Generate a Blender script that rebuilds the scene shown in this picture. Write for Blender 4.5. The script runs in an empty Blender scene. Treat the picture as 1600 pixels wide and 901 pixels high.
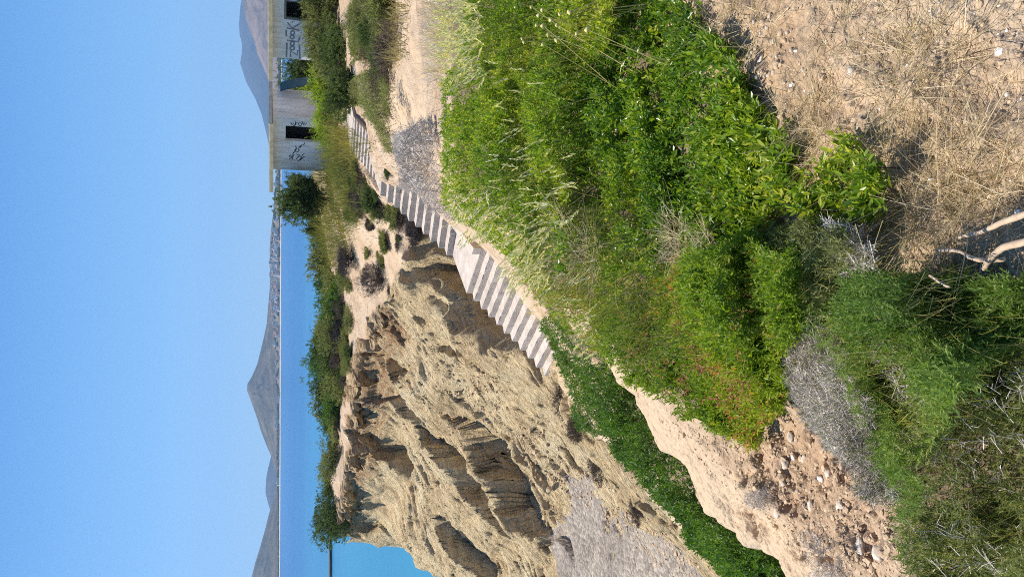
import bpy, math, random
import numpy as np
from mathutils import Matrix, Vector

random.seed(7)
rng = np.random.default_rng(7)
S = bpy.context.scene
COL = S.collection
PITCH = math.radians(17.25); SP, CP = math.sin(PITCH), math.cos(PITCH)
FPX, CX, CY = 1180.0, 450.5, 800.0          # focal length in photo pixels (portrait, 901 x 1600)
SUN_AZ, SUN_EL = math.radians(-56), math.radians(57)   # azimuth from +Y towards +X
SEA = -10.8

# ---------------------------------------------------------------- basic helpers
def slope_of(py):                       # z / Y along the sight line of a photo row
    v = (CY - np.asarray(py, float)) / FPX
    return (v * CP - SP) / (CP + v * SP)
def PT(px, py, Y):
    v = (CY - py) / FPX
    return (Y * ((px - CX) / FPX) / (CP + v * SP), Y, Y * (v * CP - SP) / (CP + v * SP))
def PZ(px, py, z):
    return PT(px, py, z / float(slope_of(py)))
def project(x, y, z):
    d = y * CP - z * SP
    u = y * SP + z * CP
    return CX + FPX * x / d, CY - FPX * u / d

def _hash(i, j, k, seed):
    n = (i * 73856093) ^ (j * 19349663) ^ (k * 83492791) ^ (seed * 2654435)
    n = (n ^ (n >> 13)) * 1274126177
    n = n & 0x7fffffff
    n = (n ^ (n >> 16)) * 60493
    return (n & 0xffff) / 65535.0 * 2 - 1
def noise3(x, y, z, seed=0):
    x, y, z = np.broadcast_arrays(np.asarray(x, float), y, z)
    i, j, k = np.floor(x).astype(np.int64), np.floor(y).astype(np.int64), np.floor(z).astype(np.int64)
    fx, fy, fz = x - i, y - j, z - k
    sx, sy, sz = (t * t * t * (t * (t * 6 - 15) + 10) for t in (fx, fy, fz))
    r = 0
    for a in (0, 1):
        wa = sx if a else 1 - sx
        for b in (0, 1):
            wb = sy if b else 1 - sy
            for c in (0, 1):
                wc = sz if c else 1 - sz
                r = r + wa * wb * wc * _hash(i + a, j + b, k + c, seed)
    return r
def fbm(x, y, z=0.0, octv=4, seed=0, gain=0.5):
    r, a, f = 0, 1.0, 1.0
    for o in range(octv):
        r = r + a * noise3(np.asarray(x) * f + o * 17.3, np.asarray(y) * f - o * 9.1, np.asarray(z) * f + o * 3.7, seed + o)
        a *= gain; f *= 2.03
    return r

def mesh_obj(name, V, F, mat, parent=None, tint=None, attrs=None, smooth=False):
    """V (n,3); F list/array of equal-length faces, or list of such arrays."""
    me = bpy.data.meshes.new(name)
    V = np.array(V, dtype=np.float64)
    q_ = parent
    while q_ is not None: V = V - np.array(q_.location); q_ = q_.parent
    V = np.ascontiguousarray(V, dtype=np.float32)
    if not isinstance(F, list): F = [F]
    F = [np.asarray(f, dtype=np.int32) for f in F if len(f)]
    loops = np.concatenate([f.ravel() for f in F])
    tot = np.concatenate([np.full(len(f), f.shape[1], np.int32) for f in F])
    start = np.concatenate([[0], np.cumsum(tot)[:-1]]).astype(np.int32)
    me.vertices.add(len(V)); me.vertices.foreach_set('co', V.ravel())
    me.loops.add(len(loops)); me.loops.foreach_set('vertex_index', loops)
    me.polygons.add(len(tot)); me.polygons.foreach_set('loop_start', start)
    me.polygons.foreach_set('use_smooth', np.full(len(tot), smooth))
    at = dict(attrs or {})
    if tint is not None: at['tint'] = tint
    for k, v in at.items():
        a = me.attributes.new(k, 'FLOAT', 'POINT')
        a.data.foreach_set('value', np.ascontiguousarray(v, dtype=np.float32))
    me.update(calc_edges=True)
    me.materials.append(mat)
    o = bpy.data.objects.new(name, me)
    COL.objects.link(o)
    if parent is not None:
        o.parent = parent
    return o
def tag(o, label=None, cat=None, group=None, kind=None):
    if label: o['label'] = label
    if cat: o['category'] = cat
    if group: o['group'] = group
    if kind: o['kind'] = kind
    return o
def thing(name, label, cat, loc, group=None):
    o = bpy.data.objects.new(name, None)
    o.empty_display_size = 0.2
    o.location = loc
    COL.objects.link(o)
    return tag(o, label, cat, group)

# ---------------------------------------------------------------- materials
def new_mat(name):
    m = bpy.data.materials.new(name); m.use_nodes = True
    nt = m.node_tree; nt.nodes.clear()
    out = nt.nodes.new('ShaderNodeOutputMaterial')
    return m, nt, out
def N(nt, typ, **kw):
    n = nt.nodes.new(typ)
    for k, v in kw.items():
        if k in n.inputs: n.inputs[k].default_value = v
        else: setattr(n, k, v)
    return n
def ramp(nt, fac, stops, interp='LINEAR'):
    r = nt.nodes.new('ShaderNodeValToRGB'); r.color_ramp.interpolation = interp
    els = r.color_ramp.elements
    while len(els) < len(stops): els.new(0.5)
    for e, (p, c) in zip(els, stops):
        e.position = p; e.color = (*c, 1) if len(c) == 3 else c
    nt.links.new(fac, r.inputs['Fac'])
    return r.outputs['Color']
def mixc(nt, fac, a, b, mode='MIX'):
    m = nt.nodes.new('ShaderNodeMix'); m.data_type = 'RGBA'; m.blend_type = mode
    for sock, v in ((m.inputs[0], fac), (m.inputs[6], a), (m.inputs[7], b)):
        if hasattr(v, 'is_linked'): nt.links.new(v, sock)
        elif isinstance(v, (int, float)): sock.default_value = v
        else: sock.default_value = (*v, 1)
    return m.outputs[2]
def math_n(nt, op, a, b=0.0):
    m = nt.nodes.new('ShaderNodeMath'); m.operation = op
    for sock, v in zip(m.inputs, (a, b)):
        if hasattr(v, 'is_linked'): nt.links.new(v, sock)
        else: sock.default_value = v
    return m.outputs[0]
def noise_n(nt, scale, detail=5, rough=0.6, vec=None, dist=0.0):
    n = N(nt, 'ShaderNodeTexNoise', Scale=scale, Detail=detail, Roughness=rough, Distortion=dist)
    if vec is not None: nt.links.new(vec, n.inputs['Vector'])
    return n.outputs['Fac']
def grain_map(nt, scale, ang):
    """coordinates turned by ang about Z first, then stretched."""
    g = nt.nodes.new('ShaderNodeTexCoord')
    m = N(nt, 'ShaderNodeMapping', vector_type='TEXTURE'); m.inputs['Scale'].default_value = tuple(1 / q for q in scale); m.inputs['Rotation'].default_value = (0, 0, ang)
    nt.links.new(g.outputs['Object'], m.inputs['Vector'])
    return m.outputs['Vector']
def mapping(nt, scale=(1, 1, 1), rot=(0, 0, 0)):
    g = nt.nodes.new('ShaderNodeTexCoord')
    m = N(nt, 'ShaderNodeMapping'); m.inputs['Scale'].default_value = scale; m.inputs['Rotation'].default_value = rot
    nt.links.new(g.outputs['Object'], m.inputs['Vector'])
    return m.outputs['Vector']
def finish(nt, out, color, rough=0.9, bump=None, bstr=0.5, bdist=0.05, spec=0.2):
    b = nt.nodes.new('ShaderNodeBsdfPrincipled')
    if hasattr(color, 'is_linked'): nt.links.new(color, b.inputs['Base Color'])
    else: b.inputs['Base Color'].default_value = (*color, 1)
    b.inputs['Roughness'].default_value = rough
    b.inputs['Specular IOR Level'].default_value = spec
    if bump is not None:
        bm = N(nt, 'ShaderNodeBump', Strength=bstr, Distance=bdist)
        nt.links.new(bump, bm.inputs['Height']); nt.links.new(bm.outputs['Normal'], b.inputs['Normal'])
    nt.links.new(b.outputs[0], out.inputs['Surface'])
    return b
def plain(name, color, rough=0.85, var=0.25, scale=8.0, bstr=0.2, bdist=0.01, spec=0.2):
    m, nt, out = new_mat(name)
    vec = mapping(nt)
    n = noise_n(nt, scale, 6, 0.65, vec)
    dark = tuple(c * (1 - var) for c in color); lite = tuple(min(1, c * (1 + var)) for c in color)
    finish(nt, out, ramp(nt, n, [(0.3, dark), (0.7, lite)]), rough, n, bstr, bdist, spec)
    return m
def leaf_mat(name, stops, trans=0.35, rough=0.45, spec=0.4):
    m, nt, out = new_mat(name)
    a = N(nt, 'ShaderNodeAttribute', attribute_name='tint')
    c = ramp(nt, a.outputs['Fac'], stops)
    b = nt.nodes.new('ShaderNodeBsdfPrincipled')
    nt.links.new(c, b.inputs['Base Color'])
    b.inputs['Roughness'].default_value = rough; b.inputs['Specular IOR Level'].default_value = spec
    t = nt.nodes.new('ShaderNodeBsdfTranslucent')
    nt.links.new(mixc(nt, 1.0, c, (1.5, 1.5, 0.6), 'MULTIPLY'), t.inputs['Color'])
    mx = N(nt, 'ShaderNodeMixShader'); mx.inputs[0].default_value = trans
    nt.links.new(b.outputs[0], mx.inputs[1]); nt.links.new(t.outputs[0], mx.inputs[2])
    nt.links.new(mx.outputs[0], out.inputs['Surface'])
    return m

M = {}
M['leaf_glossy'] = leaf_mat('leaf_glossy', [(0, (.045, .100, .010)), (.45, (.135, .245, .022)), (.8, (.29, .37, .032)), (1, (.48, .48, .07))], .42, .32, .6)
M['leaf_bright'] = leaf_mat('leaf_bright', [(0, (.075, .140, .014)), (.5, (.215, .32, .026)), (.85, (.37, .42, .04)), (1, (.50, .44, .09))], .5, .45, .4)
M['leaf_red'] = leaf_mat('leaf_red', [(0, (.075, .140, .015)), (.55, (.205, .295, .026)), (.85, (.33, .37, .04)), (.93, (.42, .27, .10)), (1, (.48, .14, .09))], .45, .5, .35)
M['leaf_strip'] = leaf_mat('leaf_strip', [(0, (.030, .072, .010)), (.6, (.080, .17, .018)), (1, (.165, .25, .03))], .4, .45, .4)
M['leaf_dark'] = leaf_mat('leaf_dark', [(0, (.032, .052, .018)), (.6, (.085, .125, .036)), (1, (.165, .205, .065))], .38, .6, .25)
M['leaf_olive'] = leaf_mat('leaf_olive', [(0, (.085, .10, .036)), (.6, (.19, .21, .08)), (1, (.32, .32, .15))], .4, .6, .25)
M['leaf_needle'] = leaf_mat('leaf_needle', [(0, (.070, .125, .024)), (.5, (.17, .26, .05)), (.82, (.29, .35, .09)), (1, (.46, .40, .22))], .4, .5, .3)
M['leaf_brownish'] = leaf_mat('leaf_brownish', [(0, (.08, .105, .035)), (.45, (.17, .215, .075)), (.82, (.31, .32, .14)), (1, (.5, .43, .28))], .4, .6, .2)
M['leaf_coral'] = leaf_mat('leaf_coral', [(0, (.24, .085, .05)), (.6, (.43, .14, .08)), (1, (.58, .28, .16))], .35, .5, .3)
M['dry_mix'] = leaf_mat('dry_mix', [(0, (.12, .10, .045)), (.5, (.28, .24, .12)), (1, (.45, .38, .22))], .3, .6, .2)
M['thorn_twig'] = leaf_mat('thorn_twig', [(0, (.20, .165, .14)), (.5, (.48, .42, .37)), (1, (.78, .71, .64))], .1, .8, .15)
M['pale_oat'] = leaf_mat('pale_oat', [(0, (.42, .38, .18)), (.5, (.64, .56, .30)), (1, (.80, .72, .46))], .35, .5, .3)
M['straw'] = leaf_mat('straw', [(0, (.30, .22, .13)), (.5, (.54, .43, .28)), (1, (.72, .62, .45))], .3, .6, .25)
M['oat'] = leaf_mat('oat', [(0, (.30, .28, .10)), (.5, (.48, .42, .17)), (1, (.62, .54, .28))], .35, .55, .25)
M['green_grass'] = leaf_mat('green_grass', [(0, (.085, .115, .028)), (.5, (.17, .18, .045)), (1, (.34, .29, .095))], .35, .6, .2)
M['gray_twig'] = leaf_mat('gray_twig', [(0, (.20, .165, .135)), (.5, (.52, .46, .395)), (1, (.80, .73, .65))], .08, .8, .15)
M['brown_twig'] = leaf_mat('brown_twig', [(0, (.045, .033, .025)), (.6, (.12, .09, .07)), (1, (.24, .19, .145))], .05, .8, .15)
M['dark_twig'] = leaf_mat('dark_twig', [(0, (.045, .035, .035)), (.7, (.10, .082, .08)), (1, (.20, .17, .155))], .05, .85, .1)
M['bark'] = plain('bark', (.085, .062, .045), .9, .4, 14, .6, .02)
M['driftwood'] = plain('driftwood', (.46, .34, .23), .75, .3, 30, .4, .004)
M['stone'] = plain('stone', (.55, .47, .38), .85, .25, 22, .4, .006)
M['stone_white'] = plain('stone_white', (.78, .74, .68), .7, .12, 30, .3, .004)
M['tan_stone'] = plain('tan_stone', (.50, .37, .24), .9, .2, 40, .4, .004)
M['flower'] = plain('flower', (.62, .52, .20), .8, .3, 60, .2, .002)

def ground_material():
    m, nt, out = new_mat('dry_sandy_ground')
    vec = mapping(nt)
    n1 = noise_n(nt, .9, 6, .6, vec); n2 = noise_n(nt, 7, 6, .65, vec); n3 = noise_n(nt, 55, 5, .7, vec)
    c = ramp(nt, n1, [(.3, (.43, .295, .18)), (.5, (.52, .385, .262)), (.7, (.56, .445, .325))])
    c2 = ramp(nt, n2, [(.32, (.62, .60, .58)), (.5, (.95, .95, .94)), (.68, (1.12, 1.1, 1.06))])
    c = mixc(nt, .8, c, c2, 'MULTIPLY')
    c3 = ramp(nt, n3, [(.33, (.55, .50, .46)), (.45, (1, 1, 1)), (.62, (1.05, 1.05, 1.05)), (.72, (1.35, 1.35, 1.35))])
    c = mixc(nt, .75, c, c3, 'MULTIPLY')
    pale = N(nt, 'ShaderNodeAttribute', attribute_name='pale')
    c = mixc(nt, math_n(nt, 'MULTIPLY', pale.outputs['Fac'], math_n(nt, 'ADD', math_n(nt, 'MULTIPLY', n2, .9), .35)), c, mixc(nt, .5, (.58, .435, .285), c3, 'MULTIPLY'))
    red = N(nt, 'ShaderNodeAttribute', attribute_name='red')
    c = mixc(nt, math_n(nt, 'MULTIPLY', red.outputs['Fac'], math_n(nt, 'ADD', math_n(nt, 'MULTIPLY', n2, .9), .2)), c, mixc(nt, .7, (.36, .19, .105), c3, 'MULTIPLY'))
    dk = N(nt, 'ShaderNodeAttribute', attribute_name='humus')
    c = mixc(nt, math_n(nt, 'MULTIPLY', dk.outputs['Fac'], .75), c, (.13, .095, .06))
    vo = N(nt, 'ShaderNodeTexVoronoi', Scale=42.0); nt.links.new(vec, vo.inputs['Vector'])
    h = math_n(nt, 'ADD', math_n(nt, 'MULTIPLY', n3, .35), math_n(nt, 'ADD', n2, math_n(nt, 'MULTIPLY', vo.outputs['Distance'], -.25)))
    finish(nt, out, c, .95, h, .75, .05, .1)
    return m
def cliff_material():
    m, nt, out = new_mat('eroded_sandstone')
    vec = mapping(nt)
    st = mapping(nt, (.25, .25, 2.2), (.05, .12, 0))
    rl = grain_map(nt, (2.2, .22, 1.2), math.radians(-33.4))
    n1 = noise_n(nt, .35, 5, .55, vec); n2 = noise_n(nt, 2.6, 7, .68, rl, .4); n3 = noise_n(nt, 9, 6, .7, vec); n5 = noise_n(nt, 2.2, 6, .72, grain_map(nt, (6.0, .45, 3.0), math.radians(-33.4)), .8); ns = noise_n(nt, 1.6, 5, .6, st, .5)
    c = ramp(nt, n1, [(.3, (.62, .47, .275)), (.5, (.77, .61, .37)), (.7, (.81, .69, .45))])
    c = mixc(nt, .75, c, ramp(nt, n2, [(.3, (.48, .43, .37)), (.44, (.92, .9, .87)), (.65, (1.15, 1.13, 1.08))]), 'MULTIPLY')
    c = mixc(nt, .6, c, ramp(nt, n3, [(.32, (.5, .46, .42)), (.46, (1, 1, 1)), (.7, (1.2, 1.2, 1.18))]), 'MULTIPLY')
    c = mixc(nt, .6, c, ramp(nt, n5, [(.34, (.42, .36, .30)), (.43, (.92, .9, .87)), (.6, (1.06, 1.05, 1.04))]), 'MULTIPLY')
    red = N(nt, 'ShaderNodeAttribute', attribute_name='red')
    c = mixc(nt, math_n(nt, 'MULTIPLY', red.outputs['Fac'], ramp(nt, ns, [(.35, (.1, .1, .1)), (.48, (.75, .75, .75)), (.58, (.2, .2, .2)), (.68, (.8, .8, .8))])), c, mixc(nt, .6, (.36, .18, .085), ramp(nt, n3, [(.3, (.6, .6, .6)), (.7, (1.3, 1.3, 1.3))]), 'MULTIPLY'))
    h = math_n(nt, 'ADD', math_n(nt, 'ADD', n2, math_n(nt, 'MULTIPLY', n5, .8)), math_n(nt, 'ADD', math_n(nt, 'MULTIPLY', n3, .35), math_n(nt, 'MULTIPLY', ns, .5)))
    finish(nt, out, c, .95, h, 1.0, .30, .08)
    return m
def beach_material():
    m, nt, out = new_mat('grey_shingle')
    vec = mapping(nt)
    vo = N(nt, 'ShaderNodeTexVoronoi', Scale=9.0); nt.links.new(vec, vo.inputs['Vector'])
    n1 = noise_n(nt, .35, 5, .65, vec); n2 = noise_n(nt, 26, 4, .7, vec)
    c = ramp(nt, n1, [(.35, (.275, .23, .19)), (.55, (.39, .335, .27)), (.7, (.48, .41, .32))])
    g = N(nt, 'ShaderNodeSeparateColor'); nt.links.new(vo.outputs['Color'], g.inputs['Color'])
    c = mixc(nt, .7, c, ramp(nt, g.outputs[0], [(0, (.55, .53, .55)), (.6, (1, 1, 1)), (1, (1.5, 1.48, 1.45))]), 'MULTIPLY')
    c = mixc(nt, .6, c, ramp(nt, n2, [(.35, (.6, .6, .6)), (.6, (1.1, 1.1, 1.1))]), 'MULTIPLY')
    finish(nt, out, c, .9, math_n(nt, 'ADD', math_n(nt, 'MULTIPLY', vo.outputs['Distance'], -1.0), n2), .8, .08, .15)
    return m
def concrete_material(name, col, speck):
    m, nt, out = new_mat(name)
    vec = mapping(nt)
    n1 = noise_n(nt, 1.9, 7, .68, vec); n2 = noise_n(nt, 38, 3, .6, vec)
    c = ramp(nt, n1, [(.3, tuple(x * .66 for x in col)), (.65, tuple(min(1, x * 1.06) for x in col))])
    c = mixc(nt, speck, c, ramp(nt, n2, [(.36, (.35, .33, .31)), (.5, (1, 1, 1)), (.66, (1.2, 1.2, 1.2))]), 'MULTIPLY')
    finish(nt, out, c, .9, n2, .4, .02, .15)
    return m
def wall_material():
    m, nt, out = new_mat('weathered_render')
    vec = mapping(nt); st = mapping(nt, (3.5, 3.5, .45))
    n1 = noise_n(nt, 1.1, 6, .65, vec); ns = noise_n(nt, 1.6, 5, .65, st)
    c = ramp(nt, n1, [(.3, (.78, .74, .70)), (.6, (.88, .86, .83))])
    c = mixc(nt, .7, c, ramp(nt, ns, [(.33, (.62, .54, .46)), (.55, (1, 1, 1))]), 'MULTIPLY')
    finish(nt, out, c, .9, n1, .2, .02, .15)
    return m
M['ground'] = ground_material(); M['cliff'] = cliff_material(); M['beach'] = beach_material()
M['tread'] = concrete_material('pale_concrete_tread', (.58, .50, .425), .5)
M['riser'] = concrete_material('pebbled_concrete_riser', (.53, .455, .385), .9)
M['wall'] = wall_material()
M['roof_slab'] = plain('roof_slab', (.52, .46, .36), .9, .25, 3, .3, .02)
M['fascia'] = plain('fascia', (.42, .36, .22), .9, .3, 3, .3, .02)
M['painted_shade'] = plain('painted_shade', (.020, .019, .018), .95, .2, 3, .1, .01)  # near-black colour standing in for the shade inside the doorways
M['frame'] = plain('frame', (.20, .19, .17), .7, .2, 10, .1, .005)
M['paint_grey'] = plain('paint_grey', (.24, .24, .27), .8, .15, 20, .0, .002)
M['paint_black'] = plain('paint_black', (.07, .065, .07), .8, .15, 20, .0, .002)
M['teal'] = plain('teal', (.035, .085, .105), .5, .3, 4, .2, .01, .4)

# ---------------------------------------------------------------- terrain: one height field from surveyed points
ctrl = []
def cp(p): ctrl.append(p)
def cpo(p, dx=0, dy=0, dz=0): ctrl.append((p[0] + dx, p[1] + dy, p[2] + dz))
for x in (-4, -2, 0, 2, 4): cp((x, .2, -1.62 - .04 * max(0, -x))); cp((x, -1.0, -1.6))
for a in [(901,1600,-1.60),(700,1600,-1.60),(500,1600,-1.62),(300,1600,-1.68),(100,1600,-1.72),(0,1600,-1.75),
          (901,1300,-1.60),(700,1300,-1.62),(500,1300,-1.72),(350,1300,-1.82),(901,1120,-1.62),(750,1140,-1.66),(600,1200,-1.75),
          (0,1430,-1.80),(100,1390,-1.83),(200,1300,-1.92),(0,1300,-2.02),(100,1220,-2.12),(200,1200,-2.07)]: cp(PZ(*a))
ridge = [(-60,1300,-2.25),(0,1225,-2.30),(50,1172,-2.40),(100,1120,-2.50),(200,1040,-2.55),(300,965,-2.60),(385,900,-2.62),(450,850,-2.65),(500,795,-2.52),(560,745,-2.37),(610,703,-2.17),(680,690,-2.06)]
for k, a in enumerate(ridge):
    p = PZ(*a); cp(p)
    if 1 <= k <= 7:
        cp((p[0] * .86, p[1] * .86, p[2] * .86 - .13)); cp((p[0] * .72, p[1] * .72, p[2] * .72 - .24))
    if k <= 6:
        cp((p[0] * 1.07 - .05, p[1] * 1.07 + .05, p[2] - .75)); cp((p[0] * 1.15 - .12, p[1] * 1.15 + .1, p[2] - 1.5))
    elif k <= 9:
        cp((p[0] * 1.15, p[1] * 1.15, p[2] - .55))
for p in [(1,4,-1.8),(2.2,5,-1.86),(2.6,7,-1.97),(.6,4.2,-2.0),(4,4,-1.8),(5,7,-1.9)]: cp(p)
# ground under the low bush strip, and the tan slope beyond it
for a in [(250,950,9.0,-4.7),(150,1050,7.5,-4.65),(60,1140,6.4,-4.6),(0,1200,5.8,-4.6),(320,885,12.0,-5.2),(-80,1280,5.2,-4.6)]:
    p = PT(*a[:3]); cp((p[0], p[1], a[3]))
for a in [(255,915,13),(150,1020,9.8),(60,1120,8.0),(0,1195,7.1),(-60,1260,6.5),(215,900,17),(105,1010,13),(30,1110,10.6),(-30,1170,9.5)]: cp(PT(*a))
for a in [(170,885,-9.6),(136,905,-9.9),(31,1080,-10.0),(0,1110,-10.0),(-40,1150,-10.0),(70,890,-10.0),(10,900,-10.05),(100,940,-10.0),(0,1000,-10.05),(60,1000,-10.0)]: cp(PZ(*a))
for p in [(-14,25,-10.3),(-14,17,-10.2),(-19,24,-10.7),(-24,30,-10.5),(-17,35,-10.2),(-24,40,-12.5),(-20,17,-10.9)]: cp(p)
# foot of the stairs, cliff foot
for a in [(270,890,20),(300,872,20.6),(330,872,18.5),(250,862,24),(200,880,24.6),(350,812,22.9),(300,800,25.2),(250,800,26.6),(200,820,26.6),(150,850,26),(110,880,25)]: cp(PT(*a))
for a in [(400,700,29),(350,720,29),(300,740,29.5),(250,760,29.5),(200,780,30),(120,800,30),(60,830,30),
          (430,655,31),(350,660,33),(280,660,34),(250,700,33),(200,700,34),(150,720,34),(80,750,34),(30,780,34),(400,640,33.5),(-20,800,34)]: cp(PT(*a))
# the hollow behind the stairs: scarp crest and dropped floor
for a in [(528,662,29.5),(497,648,30.2),(462,638,31),(436,685,28.6),(408,692,27.8),(384,729,26),(366,782,23.8)]:
    p = PT(*a); cp(p); cp((p[0] + .50, p[1] - .75, p[2] - 2.6))
# plateau rim and the drop under it
for a in [(450,612,35),(400,595,37),(330,556,42.4),(280,554,44),(230,552,45.6),(190,550,48),(140,545,50.5),(330,588,41.2),(280,584,42.9),(230,584,44.5),(190,578,46.9),(110,540,53),(75,533,55)]: cp(PT(*a))
for a in [(330,612,38.3),(280,615,40.2),(230,625,42),(190,622,44.6),(140,622,47.5),(110,600,51),(80,572,54.3)]: cp(PT(*a))
for a in [(62,545,56),(58,560,56),(50,600,54),(40,640,50),(15,672,46),(0,688,43),(-40,722,40),(68,528,57)]:
    p = PT(*a); cp(p); cp((p[0] * 1.03 - .8, p[1] * 1.03 + 1.2, -12.5))
# right bank of the stairs, path, plateau
for a in [(545,707,20),(590,662,21),(500,775,16),(460,806,17.5),(420,836,17.6),(380,856,17.2),(345,870,17.2),(560,722,13),(640,650,18),(680,602,22),(700,572,27.5),(760,570,25),(850,560,25),(800,556,27)]: cp(PT(*a))
for a in [(850,685,-2.05),(800,640,-2.2),(750,612,-2.35),(880,610,-2.3),(720,655,-2.3),(900,660,-2.1)]: cp(PZ(*a))
for a in [(650,530,37),(600,545,36),(560,562,35),(540,600,33),(500,600,36),(500,540,42),(400,540,46),(300,545,48.5),(200,541,52),(120,527,56.5),(450,570,39.5),(622,594,27.4),(640,584,28.4),(655,575,29.2),(670,567,30.0),(690,558,31.2),(715,551,32.6),(590,610,29.3)]: cp(PT(*a))
for a in [(622,582,30),(640,570,31.3),(655,562,32.2),(668,555,33.2),(690,546,34.2),(715,540,35.2)]: cp(PT(*a))
for a in [(200,522,57),(150,519,58.5),(240,524,57)]: cp(PT(*a))
for p in [(8,44,-2.6),(14,40,-2.55),(20,40,-2.5),(14,50,-2.6),(25,30,-2.4),(14,20,-2.2),(-5,60,-3.8),(5,60,-3.2),(20,60,-2.6),(34,50,-2.5),(34,75,-2.6),(16,76,-2.8),
          (-20,68,-12.5),(-10,68,-12.5),(0,69,-12.5),(8,76,-12),(-30,60,-12.5),(-28,50,-12.5),(8,90,-12.5),(20,95,-12.5),(45,95,-6),(-30,95,-12.5)]: cp(p)
ctrl = np.array(ctrl, float)
def warp(x, y): return np.stack([np.asarray(x) / (np.asarray(y) + 2.5) * 2.2, np.log(np.asarray(y) + 2.0)], -1)
Q = warp(ctrl[:, 0], ctrl[:, 1])
def _ker(A, B): return np.sqrt(((A[:, None, :] - B[None, :, :]) ** 2).sum(-1) + 1e-5)
# heights are solved as slopes so the far field does not swamp the near field
W8 = 1.0
K = _ker(Q, Q) + np.eye(len(Q)) * 4e-3
K = np.block([[-K, np.ones((len(Q), 1))], [np.ones((1, len(Q))), np.zeros((1, 1))]])
sol = np.linalg.solve(K, np.concatenate([ctrl[:, 2], [0]]))

NT, NR = 720, 1450
tt = np.linspace(-.56, .56, NT)
lr = np.linspace(math.log(.25 + 2.0), math.log(95 + 2.0), NR)
YY = np.exp(lr) - 2.0
TX, YG = np.meshgrid(tt, YY)                 # rows = Y
XG = TX * (YG + 2.5)
ZG = np.zeros_like(XG)
qf = warp(XG.ravel(), YG.ravel()); zf = np.zeros(len(qf))
for i in range(0, len(qf), 40000):
    zf[i:i + 40000] = -_ker(qf[i:i + 40000], Q) @ sol[:-1] + sol[-1]
ZG = zf.reshape(XG.shape)

def seg_dist(x, y, pts):
    """signed distance to a polyline (positive on its left), and parameter 0..1."""
    best = np.full(x.shape, 1e9); sd = np.zeros(x.shape); par = np.zeros(x.shape)
    n = len(pts) - 1
    for i in range(n):
        ax, ay = pts[i][:2]; bx, by = pts[i + 1][:2]
        dx, dy = bx - ax, by - ay; L2 = dx * dx + dy * dy
        t = np.clip(((x - ax) * dx + (y - ay) * dy) / L2, 0, 1)
        d = np.hypot(x - ax - t * dx, y - ay - t * dy)
        s = np.sign(dx * (y - ay) - dy * (x - ax))
        m = d < best
        best = np.where(m, d, best); sd = np.where(m, s * d, sd); par = np.where(m, (i + t) / n, par)
    return sd, par
def gully(pts, depth, crest, wr, wl):
    """a gully running downhill along pts with a steep wall on its far side and a crest beyond it."""
    global ZG
    P3 = [PT(*p) for p in pts]
    wob = .55 * fbm(XG * .5, YG * .5, 0, 3, 31)
    sd, par = seg_dist(XG + wob, YG - wob, P3)
    d = -sd                                       # pts run from upper right to lower left: far side is on the right hand
    env = np.sin(np.clip(par * .94 + .05, 0, 1) * math.pi) ** .5
    prof = np.where(d < 0, -depth * np.clip(1 + d / wr, 0, 1) ** 1.6,
           np.where(d < .35, -depth + (depth + crest) * (d / .35), crest * np.clip(1 - (d - .35) / wl, 0, 1) ** 1.4))
    ZG += prof * env
gully([(232,612,38),(200,655,35.5),(150,705,33.8),(105,755,32.3),(66,800,31)], 1.7, .55, 2.2, 2.6)
gully([(205,725,31.8),(165,765,30.6),(125,800,29.8),(85,840,28.6),(62,872,27.2)], 3.2, .8, 2.8, 2.2)
gully([(75,665,39),(40,712,37),(0,770,35),(-30,810,33.5)], 1.4, .5, 1.8, 1.8)
gully([(395,640,32.5),(375,668,31.4),(352,705,29.8),(330,730,29)], .5, .2, .9, 1.0)
gully([(270,725,31),(232,765,29.6),(205,800,28.2),(180,835,26.8)], .5, .2, 1.0, 1.2)

gully([(290,586,42.9),(272,612,40.4),(252,642,38.4)], 1.5, .3, 2.6, 1.0)
gully([(345,596,40.3),(322,622,38),(306,648,36.3)], 1.3, .2, 2.2, 1.0)
gully([(212,578,46.9),(186,603,45.1),(150,624,44.4)], 1.7, .4, 3.0, 1.5)
gully([(455,668,30.4),(430,700,28.9),(405,735,27.5)], .5, .2, .8, .8)
ZG = np.where((YG < 37) & (YG > 12) & (XG > -17), np.maximum(ZG, -10.30), ZG)
PXG, PYG = project(XG, YG, ZG)
def in_poly(px, py, poly):
    inside = np.zeros(px.shape, bool); n = len(poly)
    for i in range(n):
        x1, y1 = poly[i]; x2, y2 = poly[(i + 1) % n]
        c = ((y1 > py) != (y2 > py)) & (px < (x2 - x1) * (py - y1) / (y2 - y1 + 1e-9) + x1)
        inside ^= c
    return inside
gx = np.gradient(ZG, axis=1) / np.gradient(XG, axis=1); gy = np.gradient(ZG, axis=0) / np.gradient(YG, axis=0)
steep = np.hypot(gx, gy)
cl_poly = [(545,668),(520,655),(470,625),(420,600),(355,556),(330,545),(290,541),(235,541),(195,540),(145,536),(112,543),(70,535),(40,530),(-200,560),(-200,1250),(0,1190),(55,1120),(150,1020),(250,912),(310,868),(345,830),(372,795),(440,735),(500,708)]
cl_far = YG > 11.0
wob1 = 9 * fbm(XG * .5, YG * .5, 0, 4, 77); wob2 = 9 * fbm(XG * .5, YG * .5, 5, 4, 78)
is_cliff = (in_poly(PXG + wob1, PYG + wob2, cl_poly) & cl_far) | ((YG > 24) & (XG < 3) & (ZG < -5.2)) | ((YG > 58) & (ZG < -4.6))
beach_edge = .3 * fbm(XG * .6, YG * .6, 0, 4, 5) + .12 * fbm(XG * 3, YG * 3, 0, 3, 6)
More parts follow.
